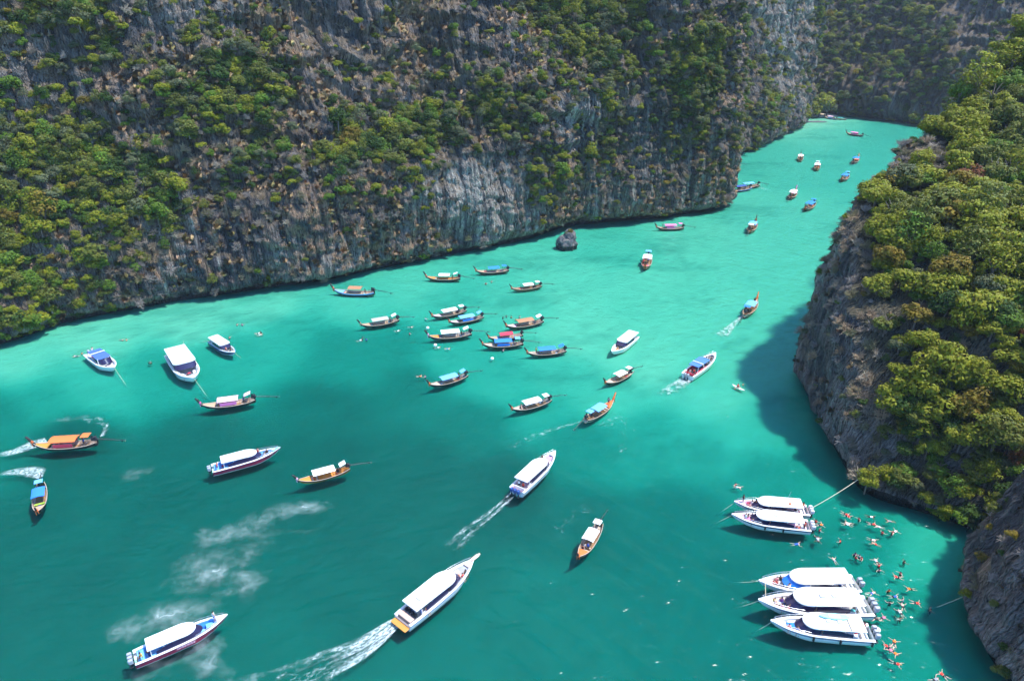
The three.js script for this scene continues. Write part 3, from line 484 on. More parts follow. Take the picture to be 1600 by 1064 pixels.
// ---------------------------------------------------------------- boats
const geoCache = {}; const cached = (k, f) => geoCache[k] ??= f();
function loft(rows, closed = false) {   // rows of points [x, y, z] to a skin with flat-shaded ends left open
  const p = [], ix = [], w = rows[0].length;
  rows.forEach((r) => r.forEach((q) => p.push(...q)));
  for (let i = 0; i < rows.length - 1; i++) for (let j = 0; j < w - (closed ? 0 : 1); j++) { const a = i * w + j, b = i * w + (j + 1) % w; ix.push(a, a + w, b, b, a + w, b + w); }
  const g = new THREE.BufferGeometry(); g.setAttribute('position', new THREE.Float32BufferAttribute(p, 3)); g.setIndex(ix); g.computeVertexNormals(); return g;
}
const box = (w, h, d, x = 0, y = 0, z = 0, r = 0.03) => { const g = new RoundedBoxGeometry(w, h, d, 2, Math.min(r, w / 2.2, h / 2.2, d / 2.2)); g.translate(x, y, z); return g; };
const cyl = (r0, r1, a, b, n = 8) => { const g = stick(V(...a), V(...b), r0, r1, n); return g; };
const tube = (pts, r, seg = 24, n = 6) => new THREE.TubeGeometry(new THREE.CatmullRomCurve3(pts.map((p) => V(...p))), seg, r, n, false);
const US = Array.from({ length: 33 }, (_, i) => i / 32);

// long-tail boat, 10 m: bow towards +x, keel line on z = 0
const LT = {
  b: (u) => 1.06 * ramp(u, [[0, 0.5], [0.08, 0.7], [0.2, 0.88], [0.4, 1], [0.6, 1], [0.75, 0.86], [0.87, 0.56], [0.95, 0.27], [1, 0.07]]),
  hs: (u) => ramp(u, [[0, 0.92], [0.12, 0.68], [0.3, 0.54], [0.5, 0.5], [0.7, 0.58], [0.85, 0.76], [0.94, 0.96], [1, 1.14]]),
  hk: (u) => ramp(u, [[0, 0.1], [0.15, -0.22], [0.4, -0.3], [0.7, -0.28], [0.88, 0.0], [0.96, 0.5], [1, 0.95]]),
  x: (u) => -4.6 + 9.1 * u,
};
const ltSide = (u, t, s, out = 0) => { const h = lerp(LT.hs(u), LT.hk(u), t), k = ramp(t, [[0, 1], [0.35, 0.95], [0.7, 0.72], [0.92, 0.35], [1, 0]]); return [LT.x(u), h - (t === 1 ? out : 0), s * (LT.b(u) * k + out)]; };
const LTG = {
  hull: () => merge([loft(US.map((u) => [0, 0.18, 0.35, 0.55, 0.75, 0.92, 1].map((t) => ltSide(u, t, 1)).concat([0.92, 0.75, 0.55, 0.35, 0.18, 0].map((t) => ltSide(u, t, -1))))), loft([0, 0.01].map((u) => [ltSide(0, 0, 1), ltSide(0, 0.5, 1), ltSide(0, 0.9, 1), ltSide(0, 0.9, -1), ltSide(0, 0.5, -1), ltSide(0, 0, -1)].map((p) => [p[0], u ? p[1] * 0 + 0.5 : p[1], u ? 0 : p[2]])))]),
  strake: () => [1, -1].map((s) => loft(US.map((u) => [0.02, 0.2, 0.3].map((t) => ltSide(u, t, s, 0.02))))),
  lining: () => loft(US.slice(1, 31).map((u) => { const b = LT.b(u) - 0.06, h = LT.hs(u) - 0.03, f = Math.max(0.02, LT.hk(u) + 0.2); return [[h, b], [lerp(h, f, 0.6), b * 0.93], [f, b * 0.72], [f, 0], [f, -b * 0.72], [lerp(h, f, 0.6), -b * 0.93], [h, -b]].map(([y, z]) => [LT.x(u), y, z]); })),
  gunwale: () => [1, -1].map((s) => tube(US.map((u) => [LT.x(u), LT.hs(u) + 0.02, s * (LT.b(u) - 0.01)]), 0.055, 60, 5)),
  rib: () => [0.14, 0.22, 0.3, 0.38, 0.62, 0.68].map((u) => box(0.07, 0.07, 2 * LT.b(u) - 0.14, LT.x(u), LT.hs(u) - 0.12, 0, 0.01)),
  bow_deck: () => loft(US.filter((u) => u > 0.72 && u < 0.985).map((u) => [1, 0.5, 0, -0.5, -1].map((k) => [LT.x(u), LT.hs(u) - 0.05 + 0.04 * (1 - k * k), k * (LT.b(u) - 0.05)]))),
  floor: () => loft(US.filter((u) => u > 0.1 && u < 0.74).map((u) => { const f = Math.max(0.06, LT.hk(u) + 0.34), b = (LT.b(u) - 0.08) * 0.8; return [[f, b], [f + 0.01, 0], [f, -b]].map(([y, z]) => [LT.x(u), y, z]); })),
  prow_post: () => loft([[4.25, 0.7, 0.13, 0.22], [4.48, 1.15, 0.12, 0.19], [4.72, 1.6, 0.11, 0.16], [4.98, 2.02, 0.1, 0.14], [5.22, 2.4, 0.08, 0.11], [5.27, 2.46, 0.01, 0.01]].map(([x, y, w, d]) => [[x - d, y + d * 0.5, w], [x + d, y - d * 0.4, w], [x + d, y - d * 0.4, -w], [x - d, y + d * 0.5, -w]]), true),
  ribbon: () => merge([[4.55, 1.3, 0.2], [4.66, 1.48, 0.19]].map(([x, y, r]) => { const g = new THREE.TorusGeometry(r, 0.06, 6, 12); g.rotateX(Math.PI / 2); g.rotateZ(-0.9); g.translate(x, y, 0); return g; }).concat([box(0.05, 0.75, 0.12, 4.66, 0.95, 0.18), box(0.05, 0.6, 0.1, 4.62, 1.0, -0.18)])),
  bench: () => box(0.34, 0.05, 1.5, 0, 0, 0),
  canopy_long: () => canopyGeo(-2.0, 1.9, 1.0, 1.66, 0.18), canopy_short: () => canopyGeo(-1.9, 1.1, 1.0, 1.66, 0.18), canopy_round: () => canopyGeo(-1.8, 1.7, 0.95, 1.5, 0.38),
  rear_canopy: () => canopyGeo(-3.9, -2.7, 0.65, 2.1, 0.05),
  rear_tilted: () => { const g = canopyGeo(-0.6, 0.6, 0.62, 0, 0.1); g.rotateZ(-0.35); g.translate(-3.4, 2.1, 0); return g; },
  canopy_post: () => [-1.45, 0, 1.45].flatMap((x) => [1, -1].map((s) => cyl(0.03, 0.03, [x, 0.45, s * 0.88], [x, 1.7, s * 0.88]))),
  side_cloth: () => [1, -1].map((s) => box(2.8, 0.55, 0.03, -0.1, 0.98, s * 0.96, 0.012)),
  rear_post: () => [[-3.6, 1], [-3.6, -1], [-2.9, 1], [-2.9, -1]].map(([x, s]) => cyl(0.025, 0.025, [x, 0.7, s * 0.45], [x, 2.1, s * 0.45])),
  engine: () => merge([box(0.85, 0.42, 0.42, -4.35, 1.3, 0, 0.06), box(0.4, 0.28, 0.5, -4.5, 1.62, 0, 0.08), cyl(0.16, 0.16, [-4.15, 1.6, -0.12], [-4.15, 1.9, -0.12], 10), cyl(0.05, 0.05, [-4.4, 0.8, 0], [-4.4, 1.15, 0]), cyl(0.045, 0.03, [-4.05, 1.25, 0.2], [-3.2, 1.15, 0.25])]),
  tail_shaft: () => merge([cyl(0.06, 0.045, [-4.75, 1.25, 0], [-8.6, 0.55, 0.25]), cyl(0.025, 0.025, [-4.8, 1.4, 0], [-7.2, 0.95, 0.16]), box(0.25, 0.24, 0.03, -8.2, 0.5, 0.22, 0.01)]),
  propeller: () => merge([0, 2.09, 4.19].map((a) => { const g = box(0.03, 0.2, 0.09, 0, 0.11, 0, 0.01); g.rotateX(a); g.translate(-8.66, 0.54, 0.25); return g; })),
  cooler: () => merge([box(0.6, 0.4, 0.4, 2.0, 0.42, 0.15, 0.04), box(0.62, 0.08, 0.42, 2.0, 0.66, 0.15, 0.03)]),
};
function canopyGeo(x0, x1, hw, y, arch) {
  const sec = []; for (let i = 0; i <= 10; i++) { const k = i / 5 - 1; sec.push([y + arch * (1 - k * k), k * hw]); }
  const ring = sec.concat(sec.slice().reverse().map(([a, b]) => [a - 0.05, b * 0.97])), rows = [];
  for (let i = 0; i <= 8; i++) { const x = lerp(x0, x1, i / 8), sag = 0.025 * Math.sin(i / 8 * Math.PI * 4); rows.push(ring.map(([a, b]) => [x, a - Math.abs(sag), b])); }
  const cap = (r, x) => loft([r.slice(0, 11), r.slice(11).reverse()].map((s) => s.map((q) => [x, q[1], q[2]])));
  return merge([loft(rows, true), cap(rows[0], x0), cap(rows[8], x1)]);
}
const CL = { white: [0.86, 0.86, 0.84], blue: [0.03, 0.22, 0.72], sky: [0.16, 0.45, 0.85], navy: [0.03, 0.08, 0.28], red: [0.68, 0.05, 0.09], pink: [0.85, 0.22, 0.5], palepink: [0.9, 0.55, 0.68], orange: [0.86, 0.19, 0.05], brown: [0.42, 0.21, 0.11], grey: [0.42, 0.4, 0.38], tan: [0.5, 0.34, 0.22], wood: [0.3, 0.17, 0.085], amber: [0.62, 0.26, 0.05], black: [0.02, 0.02, 0.025], dark: [0.05, 0.035, 0.03], palewood: [0.55, 0.43, 0.33], teal: [0.1, 0.5, 0.5], green: [0.35, 0.75, 0.05], maroon: [0.36, 0.025, 0.075], purple: [0.05, 0.025, 0.11] };
const paint = (c, rough = 0.45) => mat(...(Array.isArray(c) ? c : CL[c]), rough);
const cloth = (c) => mat(...(Array.isArray(c) ? c : CL[c]), 0.85);
function placeBoat(o, bow, stern, len, yb, ys, mid = 0) {
  const a = at(bow[0], bow[1], yb), b = at(stern[0], stern[1], ys); a.y = b.y = 0; const d = a.clone().sub(b), k = clamp(d.length() / len, 0.78, 1.2);
  o.position.copy(a.add(b).multiplyScalar(0.5)); o.rotation.y = Math.atan2(-d.z, d.x); o.scale.setScalar(k); o.updateMatrixWorld(); return o;
}
const boats = {};
function longtail(key, bow, stern, o, label) {
  const b = thing('longtail_boat', label, 'longtail boat', 'wooden longtail boats on the lagoon'), G = (k) => cached('lt_' + k, LTG[k]);
  part('hull', G('hull'), paint(o.hull ?? 'black', 0.5), b); part('strake', G('strake'), paint(o.strake ?? 'dark', 0.5), b);
  part('lining', G('lining'), paint(o.lining ?? 'palewood', 0.8), b); part('gunwale', G('gunwale'), paint(o.gunwale ?? 'palewood', 0.6), b);
  part('floor', G('floor'), paint(o.floor ?? 'wood', 0.8), b); part('rib', G('rib'), paint('wood', 0.7), b);
  part('bow_deck', G('bow_deck'), paint(o.deck ?? 'tan', 0.6), b);
  const pr = part('prow_post', G('prow_post'), paint(o.prow ?? 'dark', 0.6), b); part('ribbon', G('ribbon'), cloth(o.ribbon ?? 'orange'), pr);
  for (const x of [2.0, 1.2]) { const s = part('bench', G('bench'), paint(o.bench ?? 'palewood', 0.7), b); s.position.set(x, 0.38, 0); }
  part('canopy_post', G('canopy_post'), paint('wood'), b); part('canopy', G(o.shape ?? 'canopy_long'), cloth(o.canopy), b);
  if (o.cloth) part('side_cloth', G('side_cloth'), cloth(o.cloth), b);
  if (o.rear) { part('rear_post', G('rear_post'), paint('dark'), b); part('rear_canopy', G(o.tilt ? 'rear_tilted' : 'rear_canopy'), cloth(o.rear), b); }
  part('engine', G('engine'), mat(0.03, 0.03, 0.035, 0.5), b); const t = part('tail_shaft', G('tail_shaft'), mat(0.06, 0.055, 0.05, 0.5), b); part('propeller', G('propeller'), mat(0.4, 0.35, 0.25, 0.3, { metalness: 0.8 }), t);
  for (let i = 0; i < 3; i++) { const g = part('bag', cached('sb_bag', () => box(0.5, 0.32, 0.35, 0, 0, 0, 0.12)), cloth(['red', 'navy', 'orange', 'teal', 'black', 'tan', 'white'][Math.floor(R() * 7)]), b); g.position.set([rr(2.2, 2.7), rr(-2.6, -2.2), rr(1.5, 2)][i], 0.32, rr(-0.45, 0.45)); g.rotation.y = R() * 6; }
  if (o.cooler) part('cooler', G('cooler'), paint(o.cooler, 0.4), b);
  placeBoat(b, bow, stern, 9.6, 1.3, 0.9); boats[key] = b; return b;
}
const LTS = [
  ['L1', [519, 451], [586, 456], { canopy: 'brown', strake: 'sky', deck: 'sky', shape: 'canopy_short' }, 'black longtail boat with brown canopy and blue bow, nearest the long cliff'],
  ['L2', [664, 430], [720, 433], { canopy: 'white', rear: 'white', tilt: 1, deck: 'amber', lining: 'amber', shape: 'canopy_short' }, 'longtail boat with amber inside and white canopy, left of the blue-canopied one near the cliff'],
  ['L3', [742, 421], [796, 420], { canopy: 'blue', rear: 'blue', deck: 'tan', shape: 'canopy_short', cooler: 'red' }, 'blue-canopied longtail boat closest to the pale cliff wall'],
  ['L4', [798, 448], [847, 444], { canopy: 'white', rear: 'white', hull: 'wood', deck: 'wood', lining: 'wood', shape: 'canopy_short' }, 'brown longtail boat with white canopy, below the rock islet'],
  ['L5', [561, 505], [624, 497], { canopy: 'grey', rear: 'white', tilt: 1, lining: 'palewood', ribbon: 'tan' }, 'dark longtail boat with a grey-brown canopy, leftmost of the central cluster'],
  ['L6', [673, 491], [729, 482], { canopy: 'white', rear: 'white', deck: 'palepink', lining: 'palewood' }, 'white-canopied longtail boat just above a blue-canopied one in the central cluster'],
  ['L7', [700, 500], [756, 492], { canopy: 'sky', rear: 'sky', tilt: 1, cloth: 'blue', deck: 'palepink' }, 'light-blue-canopied longtail boat between two white-canopied ones in the central cluster'],
  ['L8', [667, 523], [738, 519], { canopy: 'white', rear: 'white', tilt: 1, deck: 'amber', lining: 'grey', ribbon: 'palepink', gunwale: 'palewood' }, 'white-canopied longtail boat with orange bow deck and pink ribbon in the central cluster'],
  ['L9', [789, 507], [850, 499], { canopy: 'brown', rear: 'white', tilt: 1, deck: 'palepink' }, 'dark longtail boat with rust-brown canopy and tilted white rear awning'],
  ['L10', [762, 524], [818, 520], { canopy: 'red', shape: 'canopy_round', deck: 'tan', cooler: 'sky' }, 'longtail boat with rounded crimson canopy, wedged between two other longtails'],
  ['L11', [752, 535], [819, 534], { canopy: 'blue', rear: 'sky', cloth: 'blue', deck: 'palewood' }, 'blue-canopied longtail boat with blue side cloths, just below the crimson-canopied one'],
  ['L12', [822, 548], [886, 545], { canopy: 'blue', rear: 'blue', deck: 'palewood', tilt: 1 }, 'blue-canopied longtail boat alone on pale water, left of the white speedboat'],
  ['L13', [669, 598], [731, 583], { canopy: 'sky', rear: 'sky', tilt: 1, lining: 'grey', deck: 'palewood' }, 'sky-blue-canopied longtail boat at the edge of the deep water below the cluster'],
  ['L14', [798, 636], [862, 621], { canopy: 'white', rear: 'white', lining: 'grey', deck: 'palewood' }, 'white-canopied longtail boat left of the blue one that trails a wake'],
  ['L15', [945, 595], [989, 577], { canopy: 'white', rear: 'white', deck: 'palewood', shape: 'canopy_short' }, 'small white-canopied longtail boat below the white speedboat on pale water'],
  ['L16', [960, 621], [914, 655], { canopy: 'sky', rear: 'sky', shape: 'canopy_short', hull: 'palewood', deck: 'orange', prow: 'orange', lining: 'palewood' }, 'blue-canopied longtail boat heading away with a curved foam wake'],
  ['L17', [310, 630], [400, 622], { canopy: 'palepink', rear: 'palepink', cloth: 'pink', deck: 'tan', ribbon: 'pink', tilt: 1, shape: 'canopy_round' }, 'longtail boat with pink canopies and pink prow ribbon'],
  ['L18', [47, 692], [152, 689], { canopy: 'orange', rear: 'orange', deck: 'amber', lining: 'palewood', cloth: 'red' }, 'longtail boat with bright orange canopies turning at the left edge'],
  ['L19', [55, 797], [62, 752], { canopy: 'blue', rear: 'sky', deck: 'tan', bench: 'green', shape: 'canopy_short' }, 'longtail boat with blue canopy and green bench, bow toward the camera, lower left'],
  ['L20', [461, 747], [547, 728], { canopy: 'white', rear: 'white', hull: 'amber', deck: 'amber', lining: 'amber', floor: 'amber', ribbon: 'palepink', tilt: 1 }, 'amber-brown longtail boat with white canopy on the deep water'],
  ['L21', [904, 866], [938, 815], { canopy: 'white', rear: 'white', deck: 'orange', hull: 'wood', shape: 'canopy_short' }, 'longtail boat with white canopies and orange bow, nearest the camera'],
  ['L22', [1025, 353], [1070, 354], { canopy: 'pink', rear: 'pink', cloth: 'pink' }, 'pink-canopied longtail boat under the overhang near the cliff corner'],
  ['L23', [1182, 344], [1171, 361], { canopy: 'sky', rear: 'white', deck: 'red', hull: 'wood', shape: 'canopy_short' }, 'longtail boat with half blue, half white canopy heading up the channel'],
  ['L24', [1008, 418], [1014, 397], { canopy: 'white', rear: 'sky', lining: 'red', deck: 'red', hull: 'brown', shape: 'canopy_short' }, 'longtail boat with white canopy and red inside, bow toward the camera'],
  ['L25', [1184, 465], [1164, 491], { canopy: 'sky', rear: 'blue', hull: 'palewood', prow: 'orange', shape: 'canopy_short' }, 'blue-canopied longtail boat speeding away with a white spray wake'],
  ['L26', [1323, 206], [1350, 211], { canopy: 'pink', cloth: 'pink', deck: 'brown' }, 'small far longtail boat with pink canopy, nearest the beach in open water'],
  ['L27', [1252, 239], [1251, 252], { canopy: 'white', hull: 'brown', shape: 'canopy_short' }, 'tiny far longtail boat with white canopy, leftmost of the upper channel group'],
  ['L28', [1277, 266], [1278, 254], { canopy: 'white', rear: 'white', hull: 'brown', deck: 'red' }, 'tiny far white-canopied longtail boat with bow toward the camera'],
  ['L29', [1344, 244], [1331, 255], { canopy: 'blue', hull: 'dark', prow: 'orange', deck: 'orange' }, 'far blue-canopied longtail boat with red prow, rightmost in the channel'],
  ['L30', [1313, 282], [1328, 271], { canopy: 'blue', rear: 'sky', deck: 'palepink' }, 'far blue-canopied longtail boat beside the headland brink'],
  ['L31', [1245, 296], [1234, 309], { canopy: 'white', hull: 'dark', deck: 'palepink', prow: 'pink' }, 'far longtail boat with white canopy and pink bow in mid channel'],
  ['L32', [1256, 327], [1275, 315], { canopy: 'blue', rear: 'blue', deck: 'wood' }, 'blue-canopied longtail boat lowest of the channel group'],
  ['L33', [1128, 262], [1160, 257], { canopy: 'teal', rear: 'white' }, 'longtail boat with teal canopy, half hidden behind the cliff corner'],
  ['L34', [1134, 296], [1178, 292], { canopy: 'navy', rear: 'sky', strake: 'blue' }, 'dark longtail boat with navy canopy against the cliff corner, the nearer of two'],
  ['L35', [1148, 291], [1189, 288], { canopy: 'sky', hull: 'dark' }, 'longtail boat with light blue canopy at the cliff corner, the farther of two'],
  ['L36', [1289, 181], [1309, 185], { canopy: 'palepink', strake: 'blue', cloth: 'sky' }, 'longtail boat with blue side moored at the beach, left of two'],
  ['L37', [1305, 183], [1323, 185], { canopy: 'teal', hull: 'dark' }, 'longtail boat with pale green canopy moored at the beach, right of two'],
];
for (const [k, b, s, o, l] of LTS) longtail(k, b, s, o, l);

// speedboat, 12 m: bow towards +x
const SB = {
  b: (u) => 1.5 * ramp(u, [[0, 0.9], [0.1, 0.95], [0.35, 1], [0.6, 0.97], [0.72, 0.86], [0.82, 0.66], [0.9, 0.42], [0.96, 0.18], [1, 0.02]]),
  hs: (u) => ramp(u, [[0, 0.92], [0.3, 1.0], [0.6, 1.1], [0.85, 1.35], [1, 1.6]]),
  hk: (u) => ramp(u, [[0, -0.4], [0.65, -0.45], [0.82, -0.15], [0.93, 0.55], [1, 1.35]]),
  x: (u) => -5.8 + 11.8 * u,
};
const sbSide = (u, t, s, out = 0) => { const c = lerp(0.88, 0.5, smooth(0.6, 1, u)), k = t < 0.6 ? lerp(1, c, t / 0.6) : lerp(c, 0, (t - 0.6) / 0.4), h = t < 0.6 ? lerp(SB.hs(u), lerp(SB.hk(u), SB.hs(u), 0.3), t / 0.6) : lerp(lerp(SB.hk(u), SB.hs(u), 0.3), SB.hk(u), (t - 0.6) / 0.4); return [SB.x(u), h, s * (SB.b(u) * k + out)]; };
const tubFloor = (u) => u < 0.8 ? 0.35 : lerp(0.35, SB.hs(u) - 0.1, smooth(0.8, 0.87, u));
function roofOutline(x0, x1, hw, round) { const s = new THREE.Shape(); s.moveTo(x0, -hw * 0.94); s.lineTo(x1 - round, -hw); s.bezierCurveTo(x1 - round * 0.35, -hw, x1, -hw * 0.55, x1, 0); s.bezierCurveTo(x1, hw * 0.55, x1 - round * 0.35, hw, x1 - round, hw); s.lineTo(x0, hw * 0.94); s.closePath(); return s; }
function roofGeo(x0, x1, hw, round, y, th = 0.1) {
  const g = new THREE.ExtrudeGeometry(roofOutline(x0, x1, hw, round), { depth: th, bevelEnabled: true, bevelSize: 0.05, bevelThickness: 0.04, bevelSegments: 2, curveSegments: 14 }); g.rotateX(Math.PI / 2); g.translate(0, y + th, 0);
  const p = g.attributes.position; for (let i = 0; i < p.count; i++) { const z = p.getZ(i), x = p.getX(i); p.setY(i, p.getY(i) - 0.06 * (z / hw) ** 2 - 0.16 * smooth(x1 - round * 1.3, x1, x)); }
  g.computeVertexNormals(); return g;
}
const SBG = {
  hull: () => merge([loft(US.map((u) => [0, 0.2, 0.4, 0.6, 0.8, 1].map((t) => sbSide(u, t, 1)).concat([0.8, 0.6, 0.4, 0.2, 0].map((t) => sbSide(u, t, -1))))), loft([[0, 0.3, 0.6, 0.8, 1].map((t) => sbSide(0, t, 1)), [0, 0.3, 0.6, 0.8, 1].map((t) => sbSide(0, t, -1))])]),
  hull_stripe: () => [1, -1].map((s) => loft(US.map((u) => [0.06, 0.25, 0.52].map((t) => sbSide(u, t, s, 0.015))))),
  thin_stripe: () => [1, -1].map((s) => loft(US.map((u) => [0.1, 0.22].map((t) => sbSide(u, t, s, 0.016))))),
  rub_rail: () => [1, -1].map((s) => tube(US.map((u) => [SB.x(u), SB.hs(u) - 0.02, s * (SB.b(u) + 0.01)]), 0.05, 50, 5)),
  deck: () => loft(US.map((u) => { const b = SB.b(u), w = Math.max(0.0, b - 0.3), h = SB.hs(u); return u > 0.86 ? [1, 0.75, 0.4, -0.4, -0.75, -1].map((k) => [SB.x(u), h + 0.05 * (1 - k * k), k * b]) : null; }).filter(Boolean)),
  side_deck: () => [1, -1].map((s) => loft(US.filter((u) => u < 0.88).map((u) => [[SB.hs(u), SB.b(u)], [SB.hs(u) + 0.04, SB.b(u) - 0.15], [SB.hs(u), Math.max(0.02, SB.b(u) - 0.34)], [SB.hs(u) - 0.3, Math.max(0.02, SB.b(u) - 0.35)]].map(([y, z]) => [SB.x(u), y, s * z])))),
  cockpit: () => loft(US.filter((u) => u > 0.02 && u < 0.9).map((u) => { const w = Math.max(0.03, SB.b(u) - 0.35), h = SB.hs(u) - 0.02, f = tubFloor(u); return [[h, w], [f, w * 0.97], [f, 0], [f, -w * 0.97], [h, -w]].map(([y, z]) => [SB.x(u), y, z]); })),
  bow_seat: () => [1, -1].map((s) => loft(US.filter((u) => u > 0.62 && u < 0.84).map((u) => { const w = Math.max(0.1, SB.b(u) - 0.37), f = tubFloor(u), y = Math.max(f, SB.hs(u) - 0.42), q = Math.max(0.05, w - 0.45); return [[y + 0.2, w], [y, w - 0.08], [y, q], [f, q]].map(([a, z]) => [SB.x(u), a, s * z]); }))),
  bench: () => [1, -1].map((s) => merge([box(4.6, 0.4, 0.42, -1.6, 0.56, s * 0.9), box(4.6, 0.4, 0.1, -1.6, 0.9, s * 1.08)])),
  stern_bench: () => merge([box(0.5, 0.4, 1.9, -4.75, 0.56, 0), box(0.12, 0.4, 1.9, -5.0, 0.86, 0)]),
  roof: () => roofGeo(-4.1, 1.9, 1.22, 1.9, 2.12), roof_long: () => roofGeo(-4.6, 2.3, 1.26, 1.8, 2.12), roof_square: () => roofGeo(-5.3, 1.2, 1.32, 0.5, 2.15, 0.14),
  roof_post: () => [-3.8, -2.2, -0.7].flatMap((x) => [1, -1].map((s) => cyl(0.05, 0.05, [x, 0.95, s * 1.15], [x, 2.12, s * 1.1]))),
  windscreen: () => screenGeo(1.78, 1.18, 1.85, 2.06, 0.75), windscreen_long: () => screenGeo(2.18, 1.22, 1.75, 2.06, 0.75), windscreen_square: () => screenGeo(1.1, 1.27, 0.5, 2.08, 0.6),
  side_window: () => [1, -1].map((s) => loft([[-3.2, 0.45], [-1.5, 0.85], [0.3, 1]].map(([x, k]) => [[x, 1.12, s * 1.26], [x, 1.12 + 0.5 * k, s * 1.23], [x, 1.1 + 0.94 * k, s * 1.17]]))),
  bimini_front: () => roofGeo(-1.7, 1.3, 1.15, 0.4, 2.1, 0.04), bimini_rear: () => roofGeo(-3.6, -1.95, 1.1, 0.2, 2.16, 0.04), bimini_bar: () => merge([box(0.22, 0.1, 2.4, -1.82, 2.2, 0), ...[1, -1].map((s) => cyl(0.06, 0.06, [-1.2, 1, s * 1.2], [-1.82, 2.2, s * 1.12])), ...[1, -1].map((s) => cyl(0.04, 0.04, [-4.0, 1, s * 1.2], [-3.5, 2.16, s * 1.02])), ...[1, -1].map((s) => cyl(0.04, 0.04, [1.6, 1.1, s * 1.15], [1.1, 2.1, s * 1.05]))]),
  motor: () => merge([box(0.62, 0.62, 0.44, -6.25, 1.12, 0, 0.16), box(0.5, 0.14, 0.4, -6.2, 0.8, 0, 0.05)]), motor_leg: () => merge([box(0.22, 1.0, 0.14, -6.2, 0.3, 0, 0.05), box(0.4, 0.06, 0.3, -6.3, 0.1, 0, 0.02), box(0.3, 0.2, 0.18, -6.0, 0.62, 0, 0.04)]),
  hatch: () => box(0.45, 0.05, 0.45, 4.7, 1.5, 0), fender: () => { const g = new THREE.CapsuleGeometry(0.13, 0.5, 4, 8); return g; },
  swim_platform: () => box(0.8, 0.07, 2.5, -6.15, 0.5, 0), sun_pad: () => box(0.7, 0.16, 2.0, -5.2, 0.98, 0, 0.06), tail_seats: () => [-0.75, -0.25, 0.25, 0.75].map((z) => box(0.42, 0.5, 0.36, -4.45, 1.05, z, 0.15)),
  bow_rail: () => [1, -1].map((s) => merge([tube(US.filter((u) => u > 0.6 && u < 0.97).map((u) => [SB.x(u), SB.hs(u) + 0.42, s * Math.max(0.03, SB.b(u) - 0.08)]), 0.025, 20, 5), ...[0.64, 0.72, 0.8, 0.88, 0.95].map((u) => cyl(0.02, 0.02, [SB.x(u), SB.hs(u), s * (SB.b(u) - 0.08)], [SB.x(u), SB.hs(u) + 0.42, s * (SB.b(u) - 0.08)], 5))])), roof_hatch: () => merge([box(0.55, 0.06, 0.5, -0.6, 2.27, 0, 0.02), box(0.55, 0.06, 0.5, -1.9, 2.27, 0, 0.02)]), bag: () => box(0.5, 0.32, 0.35, 0, 0, 0, 0.12),
  bow_sprit: () => merge([box(1.1, 0.07, 0.5, 6.2, 1.62, 0), box(0.35, 0.07, 0.3, 6.9, 1.62, 0)]), bow_mat: () => loft(US.filter((u) => u > 0.87 && u < 0.97).map((u) => [1, 0, -1].map((k) => [SB.x(u), SB.hs(u) + 0.065, k * SB.b(u) * 0.75]))),
  bow_pad: () => box(0.9, 0.1, 0.8, 3.55, 1.02, 0, 0.04), aerial: () => cyl(0.02, 0.012, [-2.6, 2.2, 0.9], [-2.9, 3.7, 1.0], 5), roof_box: () => box(0.5, 0.12, 0.9, -3.2, 2.24, 0.1, 0.04), roof_lamp: () => { const g = new THREE.SphereGeometry(0.2, 12, 8); g.translate(-2.6, 2.32, -0.5); return g; },
};
function screenGeo(x1, hw, round, yTop, drop) {
  const pts = roofOutline(-1.5, x1, hw, round).getPoints(18).filter((p) => p.x > x1 - round - 0.4), rows = [];
  for (const p of pts) { const f = smooth(x1 - round - 0.2, x1, p.x); rows.push([0, 0.5, 1].map((t) => [p.x + t * (0.15 + 0.75 * f), yTop - 0.12 * f - t * (drop + 0.15 * (1 - f)), p.y * (1 + 0.06 * t)])); }
  return loft(rows);
}
const glassMat = mat(0.025, 0.02, 0.06, 0.12), whiteGel = mat(0.84, 0.84, 0.83, 0.28, { clearcoat: 0.4 });
const font = await new FontLoader().loadAsync('fonts/droid/droid_sans_bold.typeface.json');
function lettering(text, h, color, parent, name, x, y, z, turn) {
  const g = new TextGeometry(text, { font, size: h, depth: 0.012, curveSegments: 3 }); g.computeBoundingBox(); g.translate(-(g.boundingBox.max.x) / 2, 0, 0);
  const p = g.attributes.position; for (let i = 0; i < p.count; i++) p.setX(i, p.getX(i) + 0.25 * p.getY(i));
  const m = part(name, g, paint(color), parent); m.position.set(x, y, z); m.rotation.y = turn; return m;
}
